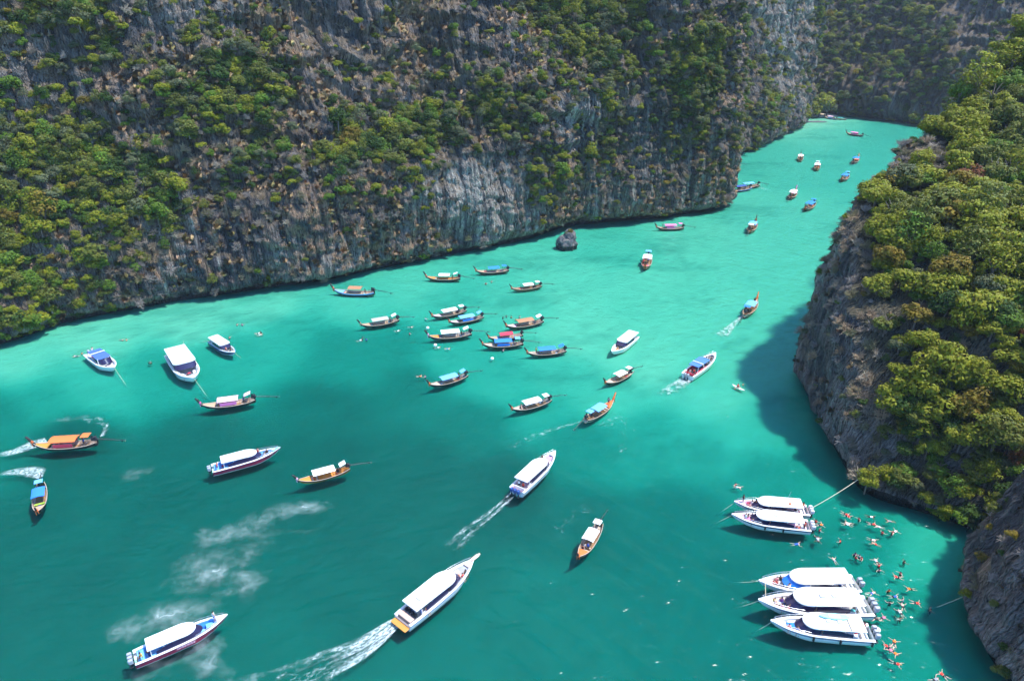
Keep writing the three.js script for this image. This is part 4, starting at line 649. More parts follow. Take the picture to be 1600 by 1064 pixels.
function speedboat(key, bow, stern, o, label) {
  const b = thing('speedboat', label, 'speedboat', 'speedboats on the lagoon'), G = (k) => cached('sb_' + k, SBG[k]), white = whiteGel;
  part('hull', G('hull'), o.hull ? paint(o.hull, 0.3) : white, b);
  if (o.stripe) part('hull_stripe', G(o.thin ? 'thin_stripe' : 'hull_stripe'), paint(o.stripe, 0.3), b);
  part('rub_rail', G('rub_rail'), paint(o.rail ?? 'white'), b); part('foredeck', G('deck'), o.deck ? paint(o.deck) : white, b); part('side_deck', G('side_deck'), white, b);
  part('cockpit', G('cockpit'), paint(o.cockpit ?? [0.6, 0.6, 0.6], 0.6), b); part('bow_seat', G('bow_seat'), cloth(o.seat ?? 'white'), b); part('bench', G('bench'), cloth(o.bench ?? [0.5, 0.5, 0.52]), b);
  if (o.bimini) { part('front_awning', G('bimini_front'), cloth(o.bimini), b); part('rear_awning', G('bimini_rear'), cloth(o.bimini), b); part('awning_frame', G('bimini_bar'), white, b); }
  else { const r = part('roof', G(o.square ? 'roof_square' : o.long ? 'roof_long' : 'roof'), white, b); part('roof_post', G('roof_post'), white, b); if (o.box) part('roof_box', G('roof_box'), paint('grey'), r); if (o.lamp) part('roof_lamp', G('roof_lamp'), paint(o.lamp), r); if (o.aerial) part('aerial', G('aerial'), white, r); }
  part('windscreen', G(o.square ? 'windscreen_square' : o.long ? 'windscreen_long' : 'windscreen'), o.screen ? paint(o.screen, 0.15) : glassMat, b); if (!o.bimini) part('side_window', G('side_window'), glassMat, b);
  if (o.yacht) { part('swim_platform', G('swim_platform'), paint('amber', 0.6), b); part('sun_pad', G('sun_pad'), cloth([0.62, 0.42, 0.33]), b); part('seat', G('tail_seats'), cloth('black'), b); part('bow_sprit', G('bow_sprit'), paint([0.72, 0.5, 0.4], 0.5), b); part('bow_mat', G('bow_mat'), paint([0.72, 0.52, 0.44], 0.6), b); }
  else { part('stern_bench', G('stern_bench'), cloth(o.bench ?? 'white'), b); const n = o.motors ?? 2; for (let i = 0; i < n; i++) { const m = part('outboard_motor', G('motor'), paint(o.motor ?? [0.35, 0.38, 0.42], 0.3), b); m.position.z = (i - (n - 1) / 2) * 0.62; part('motor_leg', G('motor_leg'), paint('black'), m); } part('hatch', G('hatch'), paint(o.hatch ?? [0.5, 0.52, 0.55]), b); }
  part('bow_rail', G('bow_rail'), mat(0.7, 0.7, 0.72, 0.25, { metalness: 0.8 }), b); if (!o.bimini && !o.square && (o.motors === 3 || o.stripe === 'maroon')) part('roof_hatch', G('roof_hatch'), paint([0.62, 0.63, 0.65]), b);
  for (let i = 0; i < 5; i++) { const g = part('bag', G('bag'), cloth(['red', 'navy', 'orange', 'teal', 'black', 'grey'][Math.floor(R() * 6)]), b); g.position.set(i < 2 ? rr(-4.3, -3.9) : rr(2.2, 3.8), i < 2 ? 0.5 : 0.62, rr(-0.7, 0.7)); g.rotation.y = R() * 6; }
  if (o.pad) part('bow_pad', G('bow_pad'), cloth(o.pad), b);
  for (const u of o.fenders ?? []) for (const s of [1, -1]) { const f = part('fender', G('fender'), paint('black'), b); f.position.set(SB.x(u), SB.hs(u) - 0.35, s * (SB.b(u) + 0.12)); }
  placeBoat(b, bow, stern, o.yacht ? 12.8 : 12, 1.5, 0.9); if (o.wide) b.scale.z *= o.wide; boats[key] = b; return b;
}
const SBS = [
  ['S1', [178, 574], [141, 550], { bimini: [0.06, 0.14, 0.42], pad: 'palepink', hull: [0.7, 0.72, 0.75], wide: 1.1 }, 'white speedboat with dark blue awnings, leftmost by the shallows'],
  ['S2', [304, 595], [272, 551], { square: 1, wide: 1.2, pad: 'black', stripe: [0.45, 0.55, 0.7], thin: 1 }, 'big white speedboat with a square white roof, tied bow and stern with ropes'],
  ['S3', [366, 549], [331, 530], { square: 1, stripe: 'purple', rail: 'sky', hull: [0.6, 0.65, 0.8] }, 'small speedboat with white roof and purple hull stripe, above the big square-roofed one'],
  ['S4', [437, 697], [328, 731], { stripe: 'maroon', cockpit: 'sky', deck: 'sky', seat: 'sky', bench: 'sky', motors: 2, box: 0 }, 'speedboat with maroon hull and blue foredeck in the deep water left of centre'],
  ['S5', [354, 957], [205, 1027], { stripe: 'maroon', cockpit: [0.2, 0.5, 0.85], seat: 'blue', bench: 'sky', pad: 'sky', motors: 3 }, 'speedboat with maroon hull and blue cockpit amid milky foam, lower left'],
  ['S6', [868, 703], [806, 766], { long: 1, cockpit: 'palepink', motors: 3, motor: 'navy', stripe: [0.5, 0.6, 0.75], thin: 1 }, 'white roofed speedboat heading away at the centre with a thin double wake'],
  ['S7', [744, 870], [622, 974], { long: 1, yacht: 1, box: 1, seat: [0.62, 0.6, 0.58], cockpit: [0.66, 0.66, 0.66], stripe: [0.5, 0.58, 0.75], thin: 1 }, 'largest white motor yacht with wooden stern platform and broad foam wake'],
  ['S8', [956, 548], [992, 523], { square: 1, pad: 'amber', cockpit: 'palewood', motors: 1 }, 'white speedboat with white roof anchored on the pale turquoise shallows'],
  ['S9', [1119, 550], [1074, 586], { bimini: [0.07, 0.2, 0.55], cockpit: [0.3, 0.25, 0.25], bench: 'red', motors: 2 }, 'speedboat with dark blue awnings heading away, churning foam at its stern'],
  ['S10', [1148, 781], [1266, 796], { long: 1, cockpit: 'palepink', deck: 'palepink', seat: 'maroon', stripe: 'purple', thin: 1, motors: 3, motor: [0.6, 0.62, 0.66], lamp: 'orange', aerial: 1 }, 'white roofed speedboat full of passengers, farther of the moored pair'],
  ['S11', [1144, 801], [1268, 820], { cockpit: 'palepink', deck: [0.85, 0.65, 0.68], pad: 'pink', stripe: 'purple', thin: 1, motors: 3, motor: [0.6, 0.62, 0.66], fenders: [0.35, 0.58], long: 1 }, 'speedboat with pink foredeck and dark side stripe, nearer of the moored pair'],
  ['S12', [1186, 907], [1342, 911], { long: 1, cockpit: [0.7, 0.62, 0.6], screen: 'blue', motors: 2 }, 'white speedboat with bright blue windscreen band, farthest of three moored alongside'],
  ['S13', [1185, 938], [1362, 947], { long: 1, cockpit: [0.7, 0.6, 0.55], motors: 3, stripe: [0.3, 0.25, 0.4], thin: 1 }, 'white speedboat with crowded bow, middle one of three moored alongside'],
  ['S14', [1205, 968], [1366, 988], { long: 1, cockpit: [0.65, 0.66, 0.7], pad: 'blue', motors: 3, stripe: [0.2, 0.18, 0.3], thin: 1, hull: [0.7, 0.76, 0.78], fenders: [0.03, 0.34, 0.6] }, 'white speedboat with lettered side and a paddleboard on its roof, nearest of three'],
];
for (const [k, b, s, o, l] of SBS) speedboat(k, b, s, o, l);
lettering('NUTTERIDA', 0.42, 'navy', boats.S14, 'lettering', -1.7, 0.38, 1.415, 0);
lettering('SUNSHINE', 0.34, 'palepink', boats.S5, 'lettering', 0.2, 0.55, 1.46, 0);
{ // a white bar across the roof of the nearest of the three, a paddleboard and a towel on it
  const r = boats.S14.children.find((c) => c.name === 'roof'); part('roof_bar', box(0.12, 0.1, 2.5, -2.9, 2.32, 0), paint([0.75, 0.62, 0.4]), r);
  const s = new THREE.Shape(); s.moveTo(-1.5, 0); s.bezierCurveTo(-1.2, 0.42, 1.0, 0.5, 1.6, 0); s.bezierCurveTo(1.0, -0.5, -1.2, -0.42, -1.5, 0);
  const g = new THREE.ExtrudeGeometry(s, { depth: 0.1, bevelEnabled: true, bevelSize: 0.04, bevelThickness: 0.03, bevelSegments: 2 }); g.rotateX(Math.PI / 2);
  const board = thing('paddleboard', 'pale turquoise paddleboard lying on the roof of a moored speedboat', 'paddleboard'); part('board', g, mat(0.35, 0.8, 0.76, 0.35), board); part('deck_pad', box(1.2, 0.02, 0.5, 0.1, 0.045, 0, 0.01), mat(0.5, 0.85, 0.82, 0.8), board);
  board.position.copy(boats.S14.localToWorld(V(-1.5, 2.44, 0.62))); board.rotation.y = boats.S14.rotation.y;
}

// ---------------------------------------------------------------- people
function fieldMesh(bones, min, max, cell) {   // one smooth skin round tapered bones [ax, ay, az, ra, bx, by, bz, rb]
  const ext = Math.max(max[0] - min[0], max[1] - min[1], max[2] - min[2]) / 2, c = [0, 1, 2].map((i) => (min[i] + max[i]) / 2), res = Math.ceil(2 * ext / cell) + 4, mc = new MarchingCubes(res, barkMat, false, false, 60000), half = res / 2;
  const S = ext * 1.08; mc.isolation = 0;
  for (let k = 0; k < res; k++) for (let j = 0; j < res; j++) for (let i = 0; i < res; i++) {
    const x = c[0] + (i - half) / half * S, y = c[1] + (j - half) / half * S, z = c[2] + (k - half) / half * S; let acc = 0;
    for (const [ax, ay, az, ra, bx, by, bz, rb] of bones) { const vx = bx - ax, vy = by - ay, vz = bz - az, l2 = vx * vx + vy * vy + vz * vz || 1e-9, t = clamp(((x - ax) * vx + (y - ay) * vy + (z - az) * vz) / l2), d = Math.hypot(x - ax - t * vx, y - ay - t * vy, z - az - t * vz) - (ra + (rb - ra) * t); if (d < 0.25) acc += Math.exp(-d * 55); }
    mc.field[i + j * res + k * res * res] = acc > 0 ? Math.log(acc) / 55 : -0.25;
  }
  mc.update();
  const n = mc.count, p = mc.positionArray.slice(0, n * 3), g = new THREE.BufferGeometry();
  for (let i = 0; i < n; i++) { p[3 * i] = c[0] + p[3 * i] * S; p[3 * i + 1] = c[1] + p[3 * i + 1] * S; p[3 * i + 2] = c[2] + p[3 * i + 2] * S; }
  g.setAttribute('position', new THREE.BufferAttribute(p, 3)); g.setAttribute('normal', new THREE.BufferAttribute(mc.normalArray.slice(0, n * 3), 3)); return g;
}
// joints per pose; +x is forward (for swimmers: towards the head); L is z < 0
const POSES = {
  standing: { head: [0.03, 1.63, 0], neck: [0, 1.46, 0], chest: [0, 1.28, 0], hip: [0, 0.95, 0], face: [1, 0, 0], arms: [[[0, 1.4, -0.19], [-0.03, 1.12, -0.26], [0.1, 0.88, -0.27]], [[0, 1.4, 0.19], [0.06, 1.13, 0.27], [0.24, 0.98, 0.22]]], legs: [[[0, 0.9, -0.1], [0.03, 0.5, -0.12], [-0.02, 0.07, -0.13], [0.15, 0.03, -0.15]], [[0, 0.9, 0.1], [0.02, 0.5, 0.12], [0, 0.07, 0.13], [0.16, 0.03, 0.15]]] },
  sitting: { head: [0.05, 0.78, 0], neck: [0.01, 0.6, 0], chest: [-0.02, 0.42, 0], hip: [-0.05, 0.1, 0], face: [1, -0.1, 0], arms: [[[0, 0.54, -0.19], [0.1, 0.28, -0.27], [0.32, 0.2, -0.18]], [[0, 0.54, 0.19], [-0.05, 0.27, 0.28], [0.15, 0.12, 0.3]]], legs: [[[0, 0.07, -0.1], [0.42, 0.1, -0.14], [0.46, -0.33, -0.13], [0.6, -0.38, -0.14]], [[0, 0.07, 0.1], [0.42, 0.1, 0.15], [0.5, -0.32, 0.16], [0.64, -0.37, 0.18]]] },
  prone: { head: [0.72, 0.06, 0], neck: [0.54, 0.02, 0], chest: [0.36, 0, 0], hip: [0.02, -0.06, 0], face: [0.4, -0.9, 0], arms: [[[0.5, 0, -0.19], [0.72, 0.0, -0.4], [0.95, 0.02, -0.5]], [[0.5, 0, 0.19], [0.5, -0.02, 0.48], [0.72, 0.02, 0.64]]], legs: [[[0, -0.07, -0.1], [-0.42, -0.1, -0.2], [-0.8, -0.04, -0.3], [-0.95, -0.08, -0.33]], [[0, -0.07, 0.1], [-0.4, -0.16, 0.16], [-0.78, -0.14, 0.2], [-0.94, -0.16, 0.22]]] },
  floating: { head: [0.02, 0.26, 0], neck: [0, 0.1, 0], chest: [-0.04, -0.06, 0], hip: [-0.12, -0.36, 0], face: [1, 0.1, 0], arms: [[[0, 0.02, -0.19], [0.12, -0.05, -0.45], [0.35, 0.0, -0.56]], [[0, 0.02, 0.19], [0.05, -0.06, 0.47], [0.27, 0.0, 0.62]]], legs: [[[-0.1, -0.4, -0.1], [0.12, -0.72, -0.15], [-0.12, -1.05, -0.18], [-0.02, -1.14, -0.2]], [[-0.1, -0.4, 0.1], [0.02, -0.76, 0.14], [-0.25, -1.05, 0.16], [-0.18, -1.16, 0.18]]] },
  back: { head: [0.7, 0.06, 0], neck: [0.53, 0.02, 0], chest: [0.34, 0, 0], hip: [0, -0.04, 0], face: [0.25, 0.97, 0], arms: [[[0.48, 0, -0.19], [0.58, 0, -0.47], [0.66, 0.03, -0.72]], [[0.48, 0, 0.19], [0.56, 0, 0.47], [0.7, 0.03, 0.7]]], legs: [[[0, -0.05, -0.1], [-0.4, -0.02, -0.24], [-0.8, -0.03, -0.38], [-0.86, 0.1, -0.42]], [[0, -0.05, 0.1], [-0.4, -0.04, 0.22], [-0.8, -0.02, 0.34], [-0.87, 0.1, 0.37]]] },
};
const poseGeo = {};
for (const [name, q] of Object.entries(POSES)) {
  const B = [], side = (v, s, k) => [v[0], v[1], v[2] + s * k];
  B.push([...q.head, 0.1, ...q.head.map((v, i) => v + (q.neck[i] - v) * 0.25), 0.088], [...q.neck, 0.055, ...q.head, 0.06], [...q.neck, 0.06, ...q.chest, 0.11]);
  for (const s of [-1, 1]) B.push([...side(q.chest, s, 0.085), 0.115, ...side(q.hip, s, 0.075), 0.115], [...side(q.neck.map((v, i) => lerp(v, q.chest[i], 0.3)), s, 0.15), 0.07, ...side(q.chest, s, 0.09), 0.1]);
  for (const [a, e, w] of q.arms) { B.push([...a, 0.06, ...e, 0.042], [...e, 0.042, ...w, 0.029]); const d = V(...w).sub(V(...e)).normalize(), p = V(...w).addScaledVector(d, 0.08); B.push([...w, 0.03, ...p.toArray(), 0.036]); }
  for (const [h, k, a, t] of q.legs) B.push([...h, 0.09, ...k, 0.06], [...k, 0.06, ...a, 0.038], [...a, 0.04, ...t, 0.032]);
  const all = B.flatMap((b) => [[b[0], b[1], b[2]], [b[4], b[5], b[6]]]), mn = [0, 1, 2].map((i) => Math.min(...all.map((p) => p[i])) - 0.14), mx = [0, 1, 2].map((i) => Math.max(...all.map((p) => p[i])) + 0.14);
  const extra = [];
  for (const [, e, w] of q.arms) {   // five fingers, unequal and a little curled
    const d = V(...w).sub(V(...e)).normalize(), lat = new THREE.Vector3().crossVectors(d, V(0, 1, 0)).normalize(), up = new THREE.Vector3().crossVectors(lat, d), p = V(...w).addScaledVector(d, 0.09), s = Math.sign(w[2]) || 1;
    [[-0.027, 0.075], [-0.009, 0.085], [0.009, 0.08], [0.026, 0.062]].forEach(([o, l]) => { const a = p.clone().addScaledVector(lat, o), m = a.clone().addScaledVector(d, l * 0.55), t = m.clone().addScaledVector(d, l * 0.4).addScaledVector(up, -l * 0.25); extra.push(stick(a, m, 0.0095, 0.009, 5), stick(m, t, 0.009, 0.007, 5)); });
    const th = V(...w).addScaledVector(d, 0.035).addScaledVector(lat, 0.03 * s); extra.push(stick(th, th.clone().addScaledVector(d, 0.045).addScaledVector(lat, 0.035 * s), 0.011, 0.008, 5));
  }
  const f = V(...q.face).normalize(), hd = V(...q.head), up = V(...q.head).sub(V(...q.neck)).normalize(), fw = f.clone().addScaledVector(up, -f.dot(up)).normalize(), rt = new THREE.Vector3().crossVectors(up, fw);
  const onHead = (g, u, w, o) => { g.applyMatrix4(new THREE.Matrix4().makeBasis(rt, up, fw)); const c = hd.clone().addScaledVector(fw, u).addScaledVector(up, w).addScaledVector(rt, o); g.translate(c.x, c.y, c.z); return g; };
  const nose = new THREE.ConeGeometry(0.018, 0.045, 5); extra.push(onHead(nose, 0.102, -0.01, 0)); for (const s of [-1, 1]) { const e = new THREE.SphereGeometry(0.025, 6, 5); e.scale(0.4, 1.2, 0.8); extra.push(onHead(e, -0.005, 0, s * 0.1)); }
  const body = merge([fieldMesh(B, mn, mx, 0.032), ...extra]);
  const face = merge([...[-1, 1].map((s) => { const e = new THREE.SphereGeometry(0.012, 6, 5); return onHead(e, 0.094, 0.012, s * 0.036); }), (() => { const m = new THREE.BoxGeometry(0.045, 0.01, 0.012); return onHead(m, 0.094, -0.052, 0); })()]);
  const hair = new THREE.SphereGeometry(0.112, 14, 10, 0, 6.2832, 0, 1.75); hair.scale(0.96, 1.04, 1.05); onHead(hair, -0.018, 0.02, 0);
  const long = merge([hair, onHead((() => { const g = new THREE.SphereGeometry(0.075, 8, 8); g.scale(1.1, 1.9, 0.55); return g; })(), -0.1, -0.1, 0)]);
  const wrap = (a, b, r, rb, k0, k1) => { const A = V(...a).lerp(V(...b), k0), Bv = V(...a).lerp(V(...b), k1), l = A.distanceTo(Bv), g = new THREE.CylinderGeometry(r, rb, l, 14, 3); const p = g.attributes.position; const ax = A.clone().sub(Bv).normalize(), z = V(0, 0, 1), x = new THREE.Vector3().crossVectors(ax, z).normalize(); g.scale(0.72, 1, 1); g.applyMatrix4(new THREE.Matrix4().makeBasis(x, ax, z)); const c = A.add(Bv).multiplyScalar(0.5); g.translate(c.x, c.y, c.z); return g; };
  const nk = q.neck.map((v, i) => lerp(v, q.chest[i], 0.25));
  const vest = merge([wrap(nk, q.hip, 0.2, 0.245, -0.02, 0.3), wrap(nk, q.hip, 0.245, 0.225, 0.3, 0.72), ...[-1, 1].map((s) => { const g = new THREE.TorusGeometry(0.1, 0.03, 6, 10); const c = V(...nk); g.rotateY(Math.PI / 2); g.translate(c.x, c.y + 0.02, c.z + s * 0.11); return g; })]);
  const shirt = merge([wrap(nk, q.hip, 0.19, 0.225, -0.02, 0.35), wrap(nk, q.hip, 0.225, 0.21, 0.35, 0.95)]);
  const shorts = merge([wrap(q.chest, q.hip, 0.205, 0.215, 0.72, 1.18), ...q.legs.map(([h, k]) => stick(V(...h), V(...h).lerp(V(...k), 0.5), 0.115, 0.1, 10))]);
  poseGeo[name] = { body, face, hair, long, vest, shirt, shorts };
}
const SKIN = { fair: [0.72, 0.45, 0.34], tanned: [0.52, 0.28, 0.18], brown: [0.24, 0.12, 0.07] }, HAIR = { black: [0.015, 0.012, 0.012], brown: [0.07, 0.035, 0.02], blond: [0.5, 0.33, 0.13] };
const WEAR = { red: [0.86, 0.055, 0.035], orange: [0.95, 0.2, 0.02], white: [0.8, 0.8, 0.78], blue: [0.04, 0.13, 0.5], black: [0.02, 0.02, 0.025], pink: [0.75, 0.2, 0.3], purple: [0.16, 0.06, 0.28], yellow: [0.75, 0.55, 0.08], grey: [0.3, 0.3, 0.32] };
const protosP = {};
function person(pose, o, pos, turn, label, group) {
  const key = [pose, o.skin ?? 'tanned', o.hair ?? 'black', o.vest ?? '', o.shirt ?? '', o.shorts ?? 'black', o.long ?? ''].join();
  let p = protosP[key];
  if (!p) {
    const G = poseGeo[pose]; p = protosP[key] = thing('person');
    const b = part('body', G.body, mat(...SKIN[o.skin ?? 'tanned'], 0.5), p); part('face', G.face, mat(0.06, 0.02, 0.02, 0.4), p); part('hair', o.long ? G.long : G.hair, mat(...HAIR[o.hair ?? 'black'], 0.5), p);
    if (o.vest) part('life_vest', G.vest, cloth(WEAR[o.vest]), p); else if (o.shirt) part('shirt', G.shirt, cloth(WEAR[o.shirt]), p);
    part('swim_shorts', G.shorts, cloth(WEAR[o.shorts ?? 'black']), p);
  } else { p = p.clone(); p.name = numbered('person'); scene.add(p); }
  tag(p, label, 'person', group); p.position.copy(pos); p.rotation.set(0, turn, 0); p.scale.setScalar(0.82); return p;
}
const uniq = {};
const count = (l) => (uniq[l] = (uniq[l] ?? 0) + 1);
// swimmers: [x, y, pose, vest or shirt colour, other look, turn in degrees, where]
const SW = (x, y, pose, wear, look, turn, where) => {
  const o = { ...look }; let w; if (wear && wear.endsWith('!')) { o.shirt = wear.slice(0, -1); w = `in ${o.shirt} top`; } else if (wear) { o.vest = wear; w = `in ${wear} vest`; } else w = `in ${o.shorts ?? 'black'} shorts`;
  const how = { prone: 'swimming', floating: 'upright', back: 'on the back' }[pose];
  const one = person(pose, o, at(x, y, 0).setY({ prone: -0.02, floating: -0.02, back: 0.0 }[pose]), turn * Math.PI / 180, `person ${w} ${how} ${where}`, 'swimmers in the lagoon'); one.scale.setScalar(0.7);
};
const fair = { skin: 'fair' }, fairB = { skin: 'fair', hair: 'brown', long: 1 }, blond = { skin: 'fair', hair: 'blond', long: 1 }, dk = { skin: 'brown' };
const F = 'floating', P = 'prone', B = 'back';
[
  [1321, 803, B, 'red', fair, -40, 'below the headland, topmost of the swimmers'], [1324, 806, P, 'red', fairB, -30, 'next to the topmost swimmer below the headland'], [1323, 819, P, 'white!', fair, -10, 'under the topmost swimmers'], [1327, 818, B, '', { ...fair, shorts: 'white' }, 150, 'beside one in a white top'], [1343, 811, F, 'red', fairB, 200, 'left of a pair near the headland'], [1360, 807, P, 'white!', dk, -20, 'closest to the headland foot'], [1363, 819, B, 'red', fair, -15, 'in the middle of the upper swimmers'], [1375, 823, P, '', { ...fair, shorts: 'white' }, 160, 'behind the one in red near the headland'], [1392, 814, P, 'grey!', { shorts: 'grey' }, 175, 'alone in the headland shadow'], [1380, 832, F, 'red', fair, 30, 'left of a white-capped pair'], [1395, 832, F, 'red', blond, 190, 'right of the upper group'], [1398, 831, B, 'white!', fair, 20, 'at the right end of the upper group'], [1363, 843, P, 'white!', fair, -30, 'below the upper group'], [1369, 850, P, '', { shorts: 'red', skin: 'tanned' }, 150, 'just below one in a white top'],
  [1282, 828, F, 'red', fair, 0, 'behind the motors of the moored pair, second'], [1278, 840, F, 'red', fairB, 60, 'below the sterns of the moored pair'], [1279, 843, P, 'grey!', dk, 250, 'behind the lowest swimmer at the moored pair'], [1276, 814, F, 'red', fair, 40, 'at the motors of the nearer moored boat'], [1281, 820, B, 'orange', fair, 0, 'just off the motors of the nearer moored boat'], [1313, 845, F, 'red', fair, 150, 'alone between the moored pair and the cliff'], [1305, 876, P, '', { shorts: 'grey', skin: 'fair' }, 100, 'alone between the two groups of speedboats'],
  [1339, 871, F, 'red', fair, 10, 'left in the huddle of four'], [1347, 872, F, 'red', fairB, 190, 'right in the huddle of four'], [1337, 866, F, 'purple', dk, 270, 'behind the huddle of four'], [1344, 869, F, 'white', fair, 200, 'in the middle of the huddle of four'], [1371, 878, B, 'white!', fair, 100, 'at the upper end of a line of three'], [1374, 883, F, 'red', fair, 90, 'in the middle of a line of three'], [1375, 891, F, 'pink', fairB, 270, 'at the lower end of a line of three'], [1414, 878, F, '', dk, 20, 'farthest right, above the pair in red'],
  [1408, 896, F, 'red', fair, 200, 'above another in the right-hand pair'], [1404, 902, B, 'red', fairB, 160, 'in the right-hand pair'], [1424, 920, P, 'orange', fair, 180, 'kicking up a splash at the right'], [1390, 923, F, 'orange', dk, 270, 'above a huddle right of the three boats'], [1397, 932, P, 'blue!', fair, 0, 'right of the three boats, nearest to one in orange'],
  [1363, 927, B, '', { ...fair, shorts: 'blue' }, 20, 'uppermost behind the farthest of three boats'], [1364, 936, P, 'yellow!', fairB, 180, 'behind the middle of three boats'], [1366, 944, P, '', { shorts: 'grey' }, 170, 'beside the stern of the middle boat'], [1391, 942, F, 'black!', fair, 80, 'alone to the right of the middle boat'], [1411, 937, F, 'grey!', fair, 120, 'at the top of a small column of swimmers'], [1412, 948, P, '', { shorts: 'black', skin: 'fair' }, 80, 'in the middle of a small column of swimmers'], [1431, 942, B, 'red', fair, -20, 'at the far right, alone'], [1409, 958, P, 'white!', fair, 100, 'near the bottom of a small column of swimmers'], [1407, 966, F, '', dk, 90, 'at the bottom of a small column of swimmers'], [1371, 967, P, 'black!', fair, 175, 'by the motors of the nearest boat, left one'], [1379, 966, B, 'pink', fair, 20, 'by the motors of the nearest boat, right one'], [1455, 953, F, '', dk, 0, 'alone in the shadow of the near rock'],
  [1398, 1005, B, 'orange', fair, 60, 'at the top of the star of four'], [1389, 1010, B, 'red', fair, 160, 'at the left of the star of four'], [1393, 1014, B, 'pink', fairB, 230, 'at the centre of the star of four'], [1397, 1019, B, 'orange', fairB, 300, 'at the bottom of the star of four'], [1400, 1036, P, 'red', blond, -30, 'just below the star of four'], [1476, 1056, B, 'red', fair, 120, 'lowest of all the swimmers'], [1461, 1062, P, 'grey!', fair, 20, 'at the bottom edge, left of one in red'],
  [1244, 850, P, 'blue!', { ...fair, shorts: 'blue' }, 0, 'with snorkel between the two groups of boats'], [1150, 757, F, 'red', fair, 300, 'alone above the bows of the moored pair'], [1153, 761, P, '', { ...fair, shorts: 'white' }, -20, 'just below one in red above the moored pair'],
  [197, 531, F, 'orange', fair, 0, 'near the left shallows'], [189, 531, P, '', { shorts: 'grey' }, 0, 'left of one in an orange vest'], [370, 507, F, 'red', fair, 0, 'left of a far pair off the cliff'], [378, 507, F, 'pink', fairB, 90, 'right of a far pair off the cliff'], [402, 521, B, 'white', fair, 20, 'left one of the far huddle'], [407, 519, F, 'black', dk, 200, 'right one of the far huddle'], [405, 523, P, '', { ...fair, shorts: 'white' }, 30, 'lower one of the far huddle'],
  [127, 552, F, 'orange', fair, 30, 'behind the blue-awninged speedboat'], [119, 556, P, 'grey!', fair, 200, 'left of the blue-awninged speedboat'], [143, 544, F, 'red', fair, 0, 'above the stern of the blue-awninged speedboat'], [358, 527, F, 'red', fair, 0, 'above the small purple-striped speedboat'],
  [768, 440, F, 'red', fair, 0, 'right one below the blue longtail near the cliff'], [759, 443, F, 'red', fairB, 90, 'left one below the blue longtail near the cliff'], [620, 517, P, 'white!', fair, 20, 'between the two left longtails of the cluster'], [641, 511, P, '', fair, 0, 'upper one left of the cluster'], [640, 521, F, 'red', fair, 40, 'lower one left of the cluster'], [561, 532, P, 'white!', fair, 30, 'in the far left trio'], [566, 528, F, 'black', dk, 0, 'in the far left trio'], [572, 530, F, 'blue', dk, 90, 'in the far left trio'],
  [683, 543, P, 'white!', blond, 10, 'next to a white float below the cluster'], [699, 545, B, '', { ...fair, shorts: 'blue' }, 0, 'right of the white float'], [665, 498, F, 'white', fair, 60, 'left of the topmost white longtail in the cluster'], [786, 496, F, 'black', dk, 0, 'leftmost behind the rust-brown longtail'], [791, 494, F, '', dk, 100, 'second behind the rust-brown longtail'], [799, 495, F, 'orange', fair, 30, 'third behind the rust-brown longtail'], [806, 499, F, 'yellow', fair, 200, 'near the bow of the rust-brown longtail'], [812, 495, F, 'pink', fair, 0, 'rightmost behind the rust-brown longtail'], [655, 588, B, 'orange', fair, 10, 'off the bow of the sky-blue longtail'], [664, 588, F, 'pink', fairB, 180, 'nearest the bow of the sky-blue longtail'], [786, 547, F, 'pink', fair, 0, 'below the blue-clothed longtail'],
].forEach((a) => SW(...a));
// on the boats: [boat, x along, z across, pose, look, turn, where]; the height is that of what carries them
const ON = (boat, x, z, y, pose, o, turn, label) => { const b = boats[boat]; person(pose, o, b.localToWorld(V(x, y, z)), b.rotation.y + turn * Math.PI / 180, label, 'people on the boats'); };
const deckY = (x) => tubFloor((x + 5.8) / 11.8), seatY = (x) => Math.max(deckY(x), SB.hs((x + 5.8) / 11.8) - 0.42);
const wears = [['red', 'fair'], ['white', 'tanned'], ['black', 'brown'], ['blue', 'tanned'], ['pink', 'fair'], ['purple', 'tanned'], ['yellow', 'fair'], ['grey', 'brown']];
const crowd = (boat, list, name) => list.forEach(([x, z, pose, w, turn, where]) => { const [c, skin] = wears[w]; ON(boat, x, z, pose === 'standing' ? deckY(x) : seatY(x), pose, { skin, shirt: c, shorts: ['black', 'blue', 'grey', 'white'][w % 4], hair: w % 3 === 0 ? 'brown' : 'black', long: w % 2 }, turn, `person in ${c} top ${pose} ${where}, bow of ${name}`); });
crowd('S10', [[4.6, 0, 'standing', 2, 0, 'foremost'], [3.6, -0.4, 'sitting', 0, 90, 'at the far side'], [3.0, 0.5, 'sitting', 1, -90, 'at the near side'], [2.4, -0.8, 'sitting', 7, 90, 'mid far bench'], [2.5, 0.2, 'standing', 2, 180, 'by the windscreen'], [1.9, 0.8, 'standing', 3, 200, 'beside the near window']], 'the farther moored boat');
crowd('S11', [[3.4, 0.3, 'sitting', 2, 180, 'in front'], [2.9, -0.6, 'sitting', 5, 90, 'at the far side'], [2.7, 0.6, 'sitting', 3, -90, 'at the near side'], [3.9, -0.3, 'standing', 1, 90, 'foremost']], 'the nearer moored boat');
crowd('S12', [[4.2, -0.1, 'sitting', 0, 180, 'foremost'], [3.6, 0.5, 'sitting', 4, -90, 'near the front'], [3.9, -0.35, 'standing', 0, 0, 'foremost'], [3.1, 0.7, 'sitting', 2, -90, 'at the near side'], [2.6, -0.7, 'standing', 1, 90, 'at the far side'], [2.2, -0.3, 'standing', 4, 30, 'next to the windscreen'], [2.4, 0.6, 'sitting', 5, -90, 'by the near windscreen']], 'the farthest of three');
